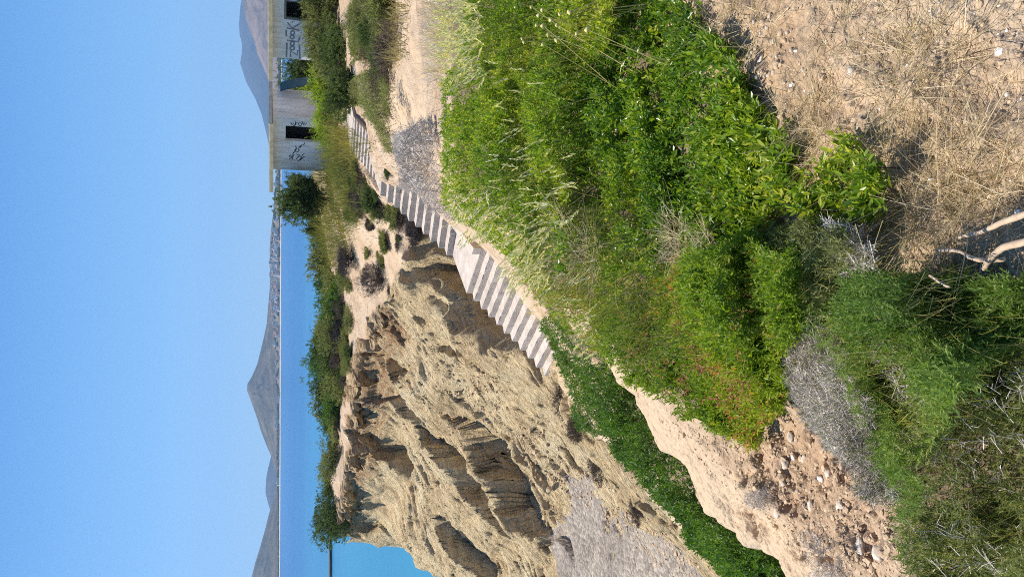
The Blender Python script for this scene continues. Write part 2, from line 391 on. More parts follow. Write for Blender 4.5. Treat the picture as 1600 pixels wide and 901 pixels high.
is_beach = (ZG + beach_edge < -9.66) & (YG > 12) & (YG < 45) & (XG < -4.5) & in_poly(PXG + 9 * beach_edge, PYG - 9 * beach_edge, [(205,880),(150,884),(100,872),(60,862),(0,872),(-400,890),(-400,1500),(0,1140),(60,1100),(200,930)])
is_cliff &= ~is_beach

# relief
def blurmask(m, it=6):
    a = m.astype(float)
    for _ in range(it):
        a = (a + np.roll(a, 1, 0) + np.roll(a, -1, 0) + np.roll(a, 1, 1) + np.roll(a, -1, 1)) / 5
    return a
mc = blurmask(is_cliff, 8); mb = blurmask(is_beach, 4)
al = (XG * -.55 + YG * -.835); ac = (XG * .835 - YG * .55)
rill = fbm(ac * 1.0 + .5 * fbm(XG * .4, YG * .4, 0, 3, 3), al * .22, 0, 5, 11, .55)
rough = fbm(XG * .55, YG * .55, ZG * 1.6, 6, 21, .55)
ledge = fbm(XG * .18, YG * .18, ZG * 2.4, 4, 41, .55)
rid = 1 - np.abs(fbm(ac * .75 + .9 * fbm(XG * .3, YG * .3, ZG * .3, 3, 13), al * .16, 0, 4, 15, .5)) * 2
fine = fbm(ac * 2.8 + .35 * fbm(XG * .5, YG * .5, 0, 3, 19), al * .22, 0, 3, 23, .6)
fine2 = fbm(ac * 5.5 + .3 * fbm(XG * .8, YG * .8, 0, 2, 20), al * .55, 0, 3, 29, .6)
strata = fbm(XG * .25, YG * .25, ZG * 5, 4, 43, .6)
mrim = blurmask((YG > 34) & in_poly(PXG, PYG, [(430,545),(60,520),(60,575),(140,590),(240,606),(320,604),(430,640)]), 5)
ZG += mc * mrim * .22 * strata
ZG += mc * (.09 * rill + .06 * rid + .03 * rough + .05 * ledge + .13 * fine + .10 * fine2)
crk = np.abs(fbm(ac * 1.1 + .5 * fbm(XG * .7, YG * .7, 0, 3, 33), al * .32, 0, 4, 35, .55)); crk2 = np.abs(fbm(ac * 2.6 + .3 * fbm(XG, YG, 0, 3, 36), al * .8, 4, 3, 37, .55))
patch = np.clip(.5 + 1.2 * fbm(XG * .22, YG * .22, 0, 3, 39), 0, 1)
ZG -= mc * patch * (.20 * np.clip(1 - crk / .07, 0, 1) + .12 * np.clip(1 - crk2 / .10, 0, 1))
ZG -= mc * .30 * np.clip(fbm(XG * 1.3, YG * 1.3, ZG * 1.3, 3, 47) - .62, 0, .5)
near = np.clip((14 - YG) / 8, 0, 1)
mg = np.clip(1 - mc - mb, 0, 1)
ZG += mg * (near * (.045 * fbm(XG * 1.6, YG * 1.6, 0, 5, 51) + .016 * fbm(XG * 9, YG * 9, 0, 3, 55) + .011 * fbm(XG * 26, YG * 26, 0, 3, 56)) + (1 - near) * .10 * fbm(XG * .9, YG * .9, 0, 5, 61))
ZG += mb * .05 * fbm(XG * 1.2, YG * 1.2, 0, 4, 71)
# rubble clods on the near sand slope left of the heath
slope_l = in_poly(PXG, PYG, [(-200,1250),(0,1225),(100,1125),(215,1190),(255,1230),(230,1270),(120,1390),(0,1430),(-200,1500)]) & (YG < 6)
ms = blurmask(slope_l, 10)
cl_ = fbm(XG * 7, YG * 7, 0, 4, 81)
ZG += ms * (.030 * np.clip(cl_, -.2, 1) - .14 * np.clip(fbm(XG * 7, YG * 7, 3.3, 3, 85) - .30, 0, .5))
# bed cut for the top of the stairs
tp = [PT(604, 592, 28.7), PT(622, 578, 30.0), PT(668, 549, 33.2), PT(738, 532, 36.0)]
sdist, spar = seg_dist(XG, YG, tp)
bz = np.interp(spar * 3, [0, .999, 2, 3], [tp[0][2] - .12, tp[0][2] - .12, tp[2][2] - .10, tp[2][2] - .10])
dr = -sdist                                             # metres to the right of the left edge
cutm = (spar > .001) & (spar < .999) & (dr > -.25) & (dr < 3.2)
ZG = np.where(cutm, np.minimum(ZG, bz - .06 * np.clip(dr - 1.4, 0, 3)), ZG)
XD = XG + mc * .22 * fbm(XG * .7, YG * .7, ZG * 1.3, 4, 91); YD = YG + mc * .22 * fbm(XG * .7, YG * .7, ZG * 1.3, 4, 97)

pale = np.clip(blurmask(in_poly(PXG, PYG, [(-200,1180),(0,1170),(100,1075),(200,1010),(300,945),(400,880),(520,760),(620,690),(640,720),(520,800),(400,925),(330,985),(230,1070),(180,1130),(130,1190),(60,1270),(0,1330),(-200,1400)]) & (YG < 10), 14), 0, 1)
pale = np.maximum(pale, blurmask((YG > 12) & (YG < 34) & in_poly(PXG, PYG, [(901,600),(760,598),(700,600),(660,690),(700,720),(901,720)]), 10) * .75)
pale = np.maximum(pale, ((YG > 30) & in_poly(PXG, PYG, [(560,540),(500,548),(440,560),(400,590),(460,625),(540,650),(560,600)])) * .35)
pale = np.maximum(pale, ((YG > 7) & (YG < 22) & (XG < 0)) * .35)
red = blurmask(is_cliff & (YG > 30) & in_poly(PXG, PYG, [(420,530),(300,532),(150,518),(60,515),(60,560),(140,575),(200,600),(300,610),(380,640),(430,600)]), 6)
red = np.maximum(red, .5 * blurmask((YG > 33) & in_poly(PXG, PYG, [(680,530),(560,540),(560,600),(640,590)]), 6))
red = np.maximum(red, .24 * ms * (1 - np.clip(pale * 1.2, 0, 1)))
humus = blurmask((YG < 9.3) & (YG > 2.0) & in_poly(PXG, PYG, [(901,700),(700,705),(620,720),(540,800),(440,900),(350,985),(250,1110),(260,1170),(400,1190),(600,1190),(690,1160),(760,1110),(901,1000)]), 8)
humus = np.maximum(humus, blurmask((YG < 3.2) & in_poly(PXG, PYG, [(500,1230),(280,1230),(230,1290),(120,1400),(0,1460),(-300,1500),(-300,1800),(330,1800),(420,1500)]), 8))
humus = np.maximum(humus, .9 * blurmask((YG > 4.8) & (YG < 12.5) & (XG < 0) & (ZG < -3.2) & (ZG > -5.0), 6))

V = np.stack([XD, YD, ZG], -1).reshape(-1, 3)
idx = np.arange(NT * NR).reshape(NR, NT)
quads = np.stack([idx[:-1, :-1], idx[:-1, 1:], idx[1:, 1:], idx[1:, :-1]], -1).reshape(-1, 4)
def facecls(m): return m.ravel()[quads].sum(1) >= 2
fb = facecls(is_beach); fc = facecls(is_cliff) & ~fb; fg = ~(fb | fc)
def sub(name, sel, mat):
    q = quads[sel]; u, inv = np.unique(q, return_inverse=True)
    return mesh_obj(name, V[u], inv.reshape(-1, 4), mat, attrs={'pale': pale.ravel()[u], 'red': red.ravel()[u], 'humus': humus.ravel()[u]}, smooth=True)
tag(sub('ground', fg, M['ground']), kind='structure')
tag(sub('cliff', fc, M['cliff']), kind='structure')
tag(sub('beach', fb, M['beach']), kind='structure')

def height(x, y):
    x = np.asarray(x, float); y = np.asarray(y, float)
    fi = np.clip((np.log(y + 2.0) - lr[0]) / (lr[1] - lr[0]), 0, NR - 1.001); i = fi.astype(int); fi = fi - i
    t = x / (y + 2.5); fj = np.clip((t - tt[0]) / (tt[1] - tt[0]), 0, NT - 1.001); j = fj.astype(int); fj = fj - j
    return ((ZG[i, j] * (1 - fj) + ZG[i, j + 1] * fj) * (1 - fi) + (ZG[i + 1, j] * (1 - fj) + ZG[i + 1, j + 1] * fj) * fi)
def hit(px, py, lift=0.0, ymin=.9, ymax=90, zlim=None):
    """where the sight lines of photo pixels meet the terrain raised by lift: Y, or nan."""
    px = np.asarray(px, float); py = np.asarray(py, float); lift = np.broadcast_to(np.asarray(lift, float), px.shape)
    Ys = np.exp(np.linspace(math.log(ymin), math.log(ymax), 420))
    res = np.full(px.shape, np.nan)
    v = (CY - py) / FPX; kx = (px - CX) / FPX / (CP + v * SP); kz = (v * CP - SP) / (CP + v * SP)
    for s in range(0, len(px), 4000):
        e = min(len(px), s + 4000)
        Yb = np.broadcast_to(Ys, (e - s, len(Ys)))
        hh = height(kx[s:e, None] * Yb, Yb); lf = lift[s:e, None] if zlim is None else lift[s:e, None] * (hh < zlim)
        d = kz[s:e, None] * Yb - hh - lf
        below = d < 0
        k = below.argmax(1); ok = below.any(1) & (k > 0)
        k0 = np.maximum(k - 1, 0); r = np.arange(e - s)
        d0, d1 = d[r, k0], d[r, k]
        f = np.clip(d0 / (d0 - d1 + 1e-9), 0, 1)
        res[s:e] = np.where(ok, Ys[k0] + f * (Ys[k] - Ys[k0]), np.nan)
    return res, kx, kz
def sample_poly(poly, n):
    P = np.array(poly, float); lo, hi = P.min(0), P.max(0); out = np.zeros((0, 2))
    while len(out) < n:
        c = lo + rng.random((n * 2, 2)) * (hi - lo)
        wx = 11 * fbm(c[:, 0] / 45, c[:, 1] / 45, 1.7, 3, 501); wy = 11 * fbm(c[:, 0] / 45, c[:, 1] / 45, 7.7, 3, 502)
        out = np.concatenate([out, c[in_poly(c[:, 0] + wx, c[:, 1] + wy, poly)]])
    return out[:n]
def on_ground(poly, n, lift=0.0, ymin=.9, ymax=90):
    c = sample_poly(poly, n)
    L = lift if np.isscalar(lift) else lift[:n]
    Y, kx, kz = hit(c[:, 0], c[:, 1], L, ymin, ymax)
    ok = ~np.isnan(Y)
    return np.stack([kx * Y, Y, kz * Y], -1)[ok], ok
def disp(poly): return [(901 - y, x) for x, y in poly]     # corners read off the photo as stored -> upright

# ---------------------------------------------------------------- plant geometry
def unit(a): return a / (np.linalg.norm(a, axis=-1, keepdims=True) + 1e-9)
def rand_dirs(n, up=0.6, spread=1.0):
    d = rng.normal(size=(n, 3)) * spread; d[:, 2] = np.abs(d[:, 2]) * .5 + up
    return unit(d)
def perp(D):
    a = np.where(np.abs(D[:, 2:3]) < .9, np.array([[0, 0, 1.]]), np.array([[1., 0, 0]]))
    u = unit(np.cross(D, a)); return u, np.cross(D, u)
def leaves(P, D, Nn, L, Wd, big=False):
    """one folded leaf per row."""
    side = unit(np.cross(D, Nn)); Nn = np.cross(side, D); n = len(P)
    L = L[:, None]; Wd = Wd[:, None]
    if big:
        a = lambda f, s, h: P + D * L * f + side * Wd * s + Nn * Wd * h
        V = np.stack([P, a(.28, .40, .12), a(.68, .45, .14), P + D * L + Nn * Wd * -.1, a(.68, -.45, .14), a(.28, -.40, .12)], 1).reshape(-1, 3)
        b = (np.arange(n) * 6)[:, None]
        F = np.concatenate([b + np.array([[0, 1, 2, 3]]), b + np.array([[0, 3, 4, 5]])])
        return V, F, 6
    V = np.stack([P, P + D * L * .5 + side * Wd * .5 + Nn * Wd * .12, P + D * L, P + D * L * .5 - side * Wd * .5 + Nn * Wd * .12], 1).reshape(-1, 3)
    b = (np.arange(n) * 4)[:, None]
    F = np.concatenate([b + np.array([[0, 1, 2]]), b + np.array([[0, 2, 3]])])
    return V, F, 4
def twig_leaves(B, A, TL, k, leafL, leafW, ang=.9, big=False, tint=None, lo=.15):
    """k leaves round each twig B + t*A*TL."""
    n = len(B); u, w = perp(A)
    T = np.tile(np.linspace(lo, 1, k), (n, 1)) + rng.normal(size=(n, k)) * .03
    az = np.arange(k)[None, :] * 2.4 + rng.random((n, 1)) * 6.28 + rng.normal(size=(n, k)) * .3
    R = u[:, None, :] * np.cos(az)[..., None] + w[:, None, :] * np.sin(az)[..., None]
    a = (ang * (1.15 - .55 * T) + rng.normal(size=(n, k)) * .15)[..., None]
    D = A[:, None, :] * np.cos(a) + R * np.sin(a)
    Nn = A[:, None, :] * np.sin(a) - R * np.cos(a) + rng.normal(size=(n, k, 3)) * .25
    Pp = B[:, None, :] + A[:, None, :] * (T * TL[:, None])[..., None]
    sz = rng.uniform(.7, 1.2, (n, k)) * (1.05 - .25 * T)
    V, F, c = leaves(Pp.reshape(-1, 3), unit(D).reshape(-1, 3), unit(Nn).reshape(-1, 3), (leafL * sz).ravel(), (leafW * sz).ravel(), big)
    t0 = rng.random(n) if tint is None else tint
    ti = np.clip(t0[:, None] * .6 + .4 * rng.random((n, k)) + .22 * (T - .6), 0, 1)
    return V, F, np.repeat(ti.ravel(), c)
def tubes(A, B, ra, rb, tint=None):
    """three-sided sticks from A to B."""
    n = len(A); D = unit(B - A); u, w = perp(D)
    ra = np.broadcast_to(ra, (n,))[:, None]; rb = np.broadcast_to(rb, (n,))[:, None]
    rings = []
    for Pp, r in ((A, ra), (B, rb)):
        for q in range(3):
            c, s = math.cos(q * 2.094), math.sin(q * 2.094)
            rings.append(Pp + (u * c + w * s) * r)
    V = np.stack(rings, 1).reshape(-1, 3); b = (np.arange(n) * 6)[:, None]
    F = np.concatenate([b + np.array([[q, (q + 1) % 3, 3 + (q + 1) % 3, 3 + q]]) for q in range(3)])
    ti = np.repeat(rng.random(n) if tint is None else tint, 6)
    return V, F, ti
def blades(B, A, L, Wd, bend, seg=3, tint=None):
    """curved tapering blades; bend = how far the tip droops, as a share of length, in a random sideways direction."""
    n = len(B); az = rng.random(n) * 6.28
    H = np.stack([np.cos(az), np.sin(az), -.35 * np.ones(n)], -1)
    side = unit(np.cross(A, H) + 1e-6)
    rows = []
    for s in range(seg + 1):
        f = s / seg
        c = B + A * (L * f)[:, None] + H * (L * bend * f * f)[:, None]
        wv = (Wd * (1 - f * .85) * .5)[:, None]
        rows += [c - side * wv, c + side * wv]
    V = np.stack(rows, 1).reshape(-1, 3); m = 2 * (seg + 1); b = (np.arange(n) * m)[:, None]
    F = np.concatenate([b + np.array([[2 * s, 2 * s + 1, 2 * s + 3, 2 * s + 2]]) for s in range(seg)])
    ti = np.repeat(rng.random(n) if tint is None else tint, m)
    tipc = B + A * L[:, None] + H * (L * bend)[:, None]; tipd = unit(A + 2 * H * bend[:, None] if np.ndim(bend) else A + 2 * H * bend)
    return V, F, ti, tipc, tipd
def join(parts):
    Vs, Fs, Ts, o = [], {}, [], 0
    for V, F, t in parts:
        Vs.append(V); Ts.append(t); Fs.setdefault(F.shape[1], []).append(F + o); o += len(V)
    return np.concatenate(Vs), [np.concatenate(f) for f in Fs.values()], np.concatenate(Ts)

def low_shrub(name, label, cat, poly, n, h, mat, twig=(.05, .10), k=12, leafL=.03, leafW=.011, big=False, clump=1.6, ymin=.9, ymax=90,
              ang=.9, up=.7, stems=.12, twigmat='brown_twig', group=None, gap=.25, seed=0, tintshift=0.0, zmax=None, taper=None, relief=.72):
    """a spreading low shrub: twigs full of leaves through the depth of an uneven canopy."""
    c = sample_poly(poly, n)
    depth = rng.random(n) ** 1.9
    Y0, kx, kz = hit(c[:, 0], c[:, 1], h * .8, ymin, ymax, zmax)
    ok = ~np.isnan(Y0); c = c[ok]; depth = depth[ok]; Y0 = Y0[ok]
    x0, y0 = kx[ok] * Y0, Y0
    cn = fbm(x0 * clump, y0 * clump, 0, 4, 100 + seed)
    lift = np.clip(h * (.72 + relief * cn), .04, None)
    if taper: lift = lift * np.clip((y0 - taper[0]) / (taper[1] - taper[0]), .18, 1)
    Y, kx, kz = hit(c[:, 0], c[:, 1], lift * (1 - .95 * depth), ymin, ymax, zmax)
    ok = ~np.isnan(Y); Y = Y[ok]; P = np.stack([kx[ok] * Y, Y, kz[ok] * Y], -1); cn = cn[ok]; depth = depth[ok]
    gp = fbm(P[:, 0] * clump * 2.3, P[:, 1] * clump * 2.3, 0, 3, 140 + seed)
    keep = (gp > -gap * 1.6) | (rng.random(len(P)) < .25)
    if zmax is not None: keep &= P[:, 2] < zmax
    P, cn, depth, gp = P[keep], cn[keep], depth[keep], gp[keep]
    A = rand_dirs(len(P), up)
    TL = rng.uniform(*twig, len(P))
    tn = np.clip(.5 + .45 * fbm(P[:, 0] * 2.2, P[:, 1] * 2.2, 0, 3, 160 + seed) + .2 * rng.normal(size=len(P)) + tintshift, 0, 1)
    B = P - A * TL[:, None] * .6
    g = P.mean(0); root = thing(name, label, cat, (float(g[0]), float(g[1]), float(height(g[0], g[1]))), group)
    V, F, t = twig_leaves(B, A, TL, k, leafL, leafW, ang, big, tn)
    mesh_obj('foliage', V, F, M[mat], root, t)
    if stems < .03: return root
    ns = max(3, int(len(P) * stems))
    q = rng.choice(len(P), min(ns, len(P)), replace=False)
    base = B[q] + rng.normal(size=(len(q), 3)) * h * .12; base[:, 2] = np.maximum(height(base[:, 0], base[:, 1]), base[:, 2] - h * rng.uniform(.08, .22, len(q)))
    r = leafL * .06
    Vs, Fs, ts = join([tubes(base, B[q] + A[q] * TL[q][:, None] * .4, r * 1.5, r)])
    mesh_obj('stems', Vs, Fs, M[twigmat], root, ts)
    return root
def twiggy_shrub(name, label, cat, poly, n, h, mat, L=(.04, .10), r=.0011, ymin=.9, ymax=90, up=.35, group=None, leaf=None, fan=3):
    """a leafless tangle: every twig forks into side twigs."""
    depth = rng.random(n) ** 1.5
    P, ok = on_ground(poly, n, h * (1 - .85 * depth), ymin, ymax)
    ck = 3.0 / max(.25, h * 2.2); cl = fbm(P[:, 0] * ck, P[:, 1] * ck, P[:, 2] * ck, 3, 610)
    kp = (cl > -.12) | (rng.random(len(P)) < .22); P = P[kp]; cl = cl[kp]
    A = rand_dirs(len(P), up, .8); TL = rng.uniform(*L, len(P))
    B = P - A * TL[:, None] * .5
    parts = [tubes(B, B + A * TL[:, None], r, r * .6)]
    for q in range(fan):
        D2 = unit(A + rng.normal(size=A.shape) * .75); s = B + A * (TL * rng.uniform(.2, .9, len(P)))[:, None]
        parts.append(tubes(s, s + D2 * (TL * rng.uniform(.25, .6, len(P)))[:, None], r * .8, r * .45))
    V, F, t = join(parts); t = np.clip(t * .75 + np.tile(np.repeat(np.clip(.2 + .55 * cl, -.2, .45), 6), len(parts)), 0, 1)
    g = P.mean(0); root = thing(name, label, cat, (float(g[0]), float(g[1]), float(height(g[0], g[1]))), group)
    mesh_obj('twigs', V, F, M[mat], root, t)
    if leaf:
        lm, ln, lL, lW = leaf
        q = rng.choice(len(P), min(ln, len(P)), replace=False)
        V, F, t = twig_leaves(B[q], A[q], TL[q], 7, lL, lW, .8)
        mesh_obj('foliage', V, F, M[lm], root, t)
    return root
def round_shrub(name, label, cat, px, py, Y, w, h, mat, n=900, leafL=.10, leafW=.05, k=9, group=None, lobes=5, trunk=True, twigmat='bark', depth=None, sink=.1, rag=.25):
    """a free-standing bush or small tree: lobes of leafy twigs on a branching trunk; (px, py) is its base."""
    p = np.array(PT(px, py, Y)); p[2] = height(p[0], p[1]) - sink
    dp = depth or w
    C = np.stack([rng.uniform(-.32, .32, lobes) * w, rng.uniform(-.3, .3, lobes) * dp, rng.uniform(.30, .66, lobes) * h], -1)
    R = np.stack([rng.uniform(.26, .42, lobes) * w, rng.uniform(.26, .42, lobes) * dp, rng.uniform(.28, .42, lobes) * h], -1)
    C[0] = (0, 0, .5 * h); R[0] = (.36 * w, .36 * dp, .46 * h)
    li = rng.integers(0, lobes, n)
    d = unit(rng.normal(size=(n, 3))); rad = rng.random(n) ** .35
    Pp = C[li] + R[li] * d * rad[:, None]
    Pp *= (1 + rag * fbm(Pp[:, 0] / w * 4 + px, Pp[:, 1] / w * 4, Pp[:, 2] / h * 4, 3, 7))[:, None]
    Pp = Pp[Pp[:, 2] > .03 * h]
    Pp = Pp[fbm(Pp[:, 0] / w * 6 + px, Pp[:, 1] / w * 6, Pp[:, 2] / h * 6, 2, 17) > -.45]
    A = unit(unit(Pp - np.array([0, 0, .3 * h])) + rng.normal(size=Pp.shape) * .5 + np.array([0, 0, .35]))
    TL = rng.uniform(1.2, 2.4, len(Pp)) * leafL
    root = thing(name, label, cat, tuple(float(q) for q in p), group)
    tn = np.clip(.45 + .45 * fbm(Pp[:, 0] / w * 3 + py, Pp[:, 1] / w * 3, Pp[:, 2] / h * 3, 2, 27) + .2 * rng.normal(size=len(Pp)), 0, 1)
    V, F, t = twig_leaves(Pp + p - A * TL[:, None] * .5, A, TL, k, leafL, leafW, .9, False, tn)
    mesh_obj('foliage', V, F, M[mat], root, t)
    if trunk:
        parts = []; nb = 7
        tip = C[rng.integers(0, lobes, nb)] + rng.normal(size=(nb, 3)) * .08 * w
        fork = np.stack([rng.uniform(-.05, .05, nb) * w, rng.uniform(-.05, .05, nb) * w, rng.uniform(.1, .25, nb) * h], -1)
        z0 = np.tile(np.array([[0, 0, -.05]]), (nb, 1)) + rng.normal(size=(nb, 3)) * np.array([.03, .03, 0]) * w
        parts.append(tubes(z0 + p, fork + p, .022 * w, .017 * w)); parts.append(tubes(fork + p, tip + p, .016 * w, .006 * w))
        nb2 = 26; s = rng.integers(0, nb, nb2); e = Pp[rng.integers(0, len(Pp), nb2)]
        parts.append(tubes(tip[s] * .7 + fork[s] * .3 + p, e + p, .007 * w, .003 * w))
        V, F, t = join(parts)
        mesh_obj('trunk', V, F, M[twigmat], root, t)
    return root

# the jagged reddish crust that overhangs the top of the cliff
rim = np.array([PT(*a) for a in [(418,604,36.4),(400,594,37.4),(366,572,40.2),(330,555,42.5),(280,553,44.1),(230,551,45.7),(190,549,48.1),(140,544,50.6),(110,540,53),(80,533,55)]])
mL = 420; sL = np.linspace(0, len(rim) - 1, mL); cx_r = np.interp(sL, range(len(rim)), rim[:, 0]); cy_r = np.interp(sL, range(len(rim)), rim[:, 1])
cx_r += .35 * fbm(sL * 2.2, 0, 0, 4, 701); cy_r += .5 * fbm(sL * 2.0, 3, 0, 4, 702)
outv = np.array([-.42, -.91])
jut = .42 + .42 * fbm(sL * 3.1, 1, 0, 5, 703, .65); thk = .42 + .30 * fbm(sL * 2.6, 2, 0, 5, 704, .65)
sect = [(-1.1, .02), (-.5, .05), (0, .06), (.55, .02), (.9, -.10), (1.0, -.30), (.82, -.55), (.95, -.75), (.6, -1.0), (-.1, -1.15), (-.9, -1.1)]
rows = []
for j, (a, b) in enumerate(sect):
    wob_ = 1 + .35 * fbm(sL * 6, j * 1.7, 0, 4, 705, .6)
    off = np.where(a > 0, a * jut * wob_, a); x = cx_r + outv[0] * off; y = cy_r + outv[1] * off
    base = height(cx_r - outv[0] * .5, cy_r - outv[1] * .5)
    rows.append(np.stack([x, y, base + .10 + b * thk * (wob_ if b < -.05 else 1) + .05 * fbm(sL * 9, j, 0, 3, 706)], -1))
Vr = np.stack(rows, 1); k = np.arange(mL - 1)[:, None, None]; ns_ = len(sect)
q = np.arange(ns_)
Fr = np.stack([(np.arange(mL - 1)[:, None] * ns_ + q[None]), (np.arange(mL - 1)[:, None] * ns_ + (q[None] + 1) % ns_), ((np.arange(mL - 1)[:, None] + 1) * ns_ + (q[None] + 1) % ns_), ((np.arange(mL - 1)[:, None] + 1) * ns_ + q[None])], -1).reshape(-1, 4)
tag(mesh_obj('cliff_ledge', Vr.reshape(-1, 3), Fr, M['cliff'], attrs={'red': np.full(mL * ns_, .8), 'pale': np.zeros(mL * ns_), 'humus': np.zeros(mL * ns_)}, smooth=False), kind='structure')
# ---------------------------------------------------------------- camera, sun, sky, air
cam_d = bpy.data.cameras.new('camera'); cam_d.sensor_width = 36.0; cam_d.lens = 36.0 * FPX / 1600.0
cam_d.clip_start = .05; cam_d.clip_end = 60000
cam = bpy.data.objects.new('camera', cam_d); COL.objects.link(cam); S.camera = cam
R = Matrix(((0, 1, 0), (-SP, 0, -CP), (-CP, 0, SP))).to_4x4()     # the phone was held upright, the file is stored on its side
roll = Matrix.Rotation(math.radians(.2), 4, 'Z')
cam.matrix_world = R @ roll
sd_ = Vector((math.sin(SUN_AZ) * math.cos(SUN_EL), math.cos(SUN_AZ) * math.cos(SUN_EL), math.sin(SUN_EL)))
sun_d = bpy.data.lights.new('sun', 'SUN'); sun_d.energy = 5.0; sun_d.angle = math.radians(.53); sun_d.color = (1, .945, .86)
sun = bpy.data.objects.new('sun', sun_d); COL.objects.link(sun); sun.rotation_euler = (-sd_).to_track_quat('-Z', 'Y').to_euler(); sun.location = (0, 0, 60)
W = bpy.data.worlds.new('World'); S.world = W; W.use_nodes = True
wn = W.node_tree; wn.nodes.clear()
sky = wn.nodes.new('ShaderNodeTexSky'); sky.sky_type = 'NISHITA'; sky.sun_disc = False
sky.sun_elevation = SUN_EL; sky.sun_rotation = SUN_AZ; sky.altitude = 0; sky.air_density = 1.0; sky.dust_density = .05; sky.ozone_density = 2.2
bg = wn.nodes.new('ShaderNodeBackground'); bg.inputs['Strength'].default_value = .062
wo = wn.nodes.new('ShaderNodeOutputWorld')
tc = wn.nodes.new('ShaderNodeTexCoord'); sx_ = wn.nodes.new('ShaderNodeSeparateXYZ'); wn.links.new(tc.outputs['Generated'], sx_.inputs[0])
grad = ramp(wn, sx_.outputs['Z'], [(0, (5.6, 10.0, 13.6)), (.05, (4.4, 8.6, 13.0)), (.14, (2.6, 6.5, 11.9)), (.29, (1.2, 4.2, 9.7)), (.6, (.5, 2.0, 6.0))])
mxs = mixc(wn, .78, sky.outputs[0], grad)
wn.links.new(mxs, bg.inputs['Color']); wn.links.new(bg.outputs[0], wo.inputs['Surface'])
S.view_settings.view_transform = 'Standard'; S.view_settings.look = 'None'; S.view_settings.exposure = 0.58; S.view_settings.gamma = 1
S.view_settings.use_curve_mapping = False
S.render.resolution_x = 1024; S.render.resolution_y = 576
S.cycles.max_bounces = 6; S.cycles.transparent_max_bounces = 4; S.cycles.volume_bounces = 0; S.cycles.sample_clamp_indirect = 6
S.cycles.use_denoising = False; S.cycles.filter_width = 1.0; S.cycles.adaptive_threshold = .006

def box(x0, x1, y0, y1, z0, z1):
    V = np.array([(x, y, z) for z in (z0, z1) for y in (y0, y1) for x in (x0, x1)], float)
    F = np.array([(0, 2, 3, 1), (4, 5, 7, 6), (0, 1, 5, 4), (2, 6, 7, 3), (0, 4, 6, 2), (1, 3, 7, 5)])
    return V, F
FARY = 9500.0
hm, nt, out = new_mat('sea_air')
pv = nt.nodes.new('ShaderNodeVolumePrincipled'); pv.inputs['Density'].default_value = 1.1e-4
pv.inputs['Color'].default_value = (.36, .62, 1, 1); pv.inputs['Anisotropy'].default_value = .2
nt.links.new(pv.outputs[0], out.inputs['Volume'])
V, F = box(-7000, 7000, -60, FARY + 500, -16, 760)
hz = mesh_obj('haze', V, F, hm); tag(hz, kind='stuff')

# ---------------------------------------------------------------- sea
m, nt, out = new_mat('sea_water')
vec = mapping(nt, (1, 1, 1))
w1 = noise_n(nt, .22, 6, .6, mapping(nt, (1, 1.8, 1), (0, 0, .5))); w2 = noise_n(nt, 1.4, 5, .6, mapping(nt, (1, 2.2, 1), (0, 0, .2))); w3 = noise_n(nt, .012, 4, .6, mapping(nt, (.35, 1.3, 1)))
g = nt.nodes.new('ShaderNodeTexCoord'); sx = nt.nodes.new('ShaderNodeSeparateXYZ'); nt.links.new(g.outputs['Object'], sx.inputs[0])
mr = N(nt, 'ShaderNodeMapRange'); mr.inputs['From Min'].default_value = 60; mr.inputs['From Max'].default_value = 420
nt.links.new(sx.outputs['Y'], mr.inputs['Value'])
shoal = mixc(nt, mr.outputs[0], (.035, .21, .34), (.008, .10, .265))
cw = mixc(nt, .5, shoal, ramp(nt, w3, [(.35, (.72, .78, .85)), (.65, (1.2, 1.12, 1.06))]), 'MULTIPLY')
hgt = math_n(nt, 'ADD', w1, math_n(nt, 'MULTIPLY', w2, .35))
b = finish(nt, out, cw, .22, hgt, .6, .25, .22)
b.inputs['IOR'].default_value = 1.2
sea_x = np.linspace(-9000, 9000, 40); sea_y = np.concatenate([[10, 30, 60, 100, 200, 400, 800, 1500], np.linspace(2600, FARY, 6)])
SX, SY = np.meshgrid(sea_x, sea_y); ii = np.arange(SX.size).reshape(SX.shape)
sq = np.stack([ii[:-1, :-1], ii[:-1, 1:], ii[1:, 1:], ii[1:, :-1]], -1).reshape(-1, 4)
tag(mesh_obj('sea', np.stack([SX.ravel(), SY.ravel(), np.full(SX.size, SEA)], -1), sq, m, smooth=True), kind='structure')

# ---------------------------------------------------------------- land across the bay
def hill_mat(name, stops, scale):
    m, nt, out = new_mat(name)
    vec = mapping(nt)
    n1 = noise_n(nt, scale, 8, .68, vec, .3); n2 = noise_n(nt, scale * 6, 5, .7, vec)
    c = mixc(nt, .5, ramp(nt, n1, stops), ramp(nt, n2, [(.3, (.55, .55, .55)), (.65, (1.25, 1.2, 1.15))]), 'MULTIPLY')
    finish(nt, out, c, 1, n1, .6, 30, 0)
    return m
M['hill_scrub'] = hill_mat('hill_scrub', [(.32, (.05, .05, .03)), (.5, (.11, .095, .06)), (.68, (.19, .155, .105))], .006)
M['hill_brown'] = hill_mat('hill_brown', [(.35, (.11, .085, .06)), (.6, (.25, .185, .13))], .006)
M['hill_far'] = hill_mat('hill_far', [(.35, (.04, .045, .035)), (.6, (.08, .07, .055))], .002)
M['hill_town'] = hill_mat('hill_town', [(.35, (.07, .08, .04)), (.5, (.20, .17, .11)), (.7, (.34, .28, .20))], .02)
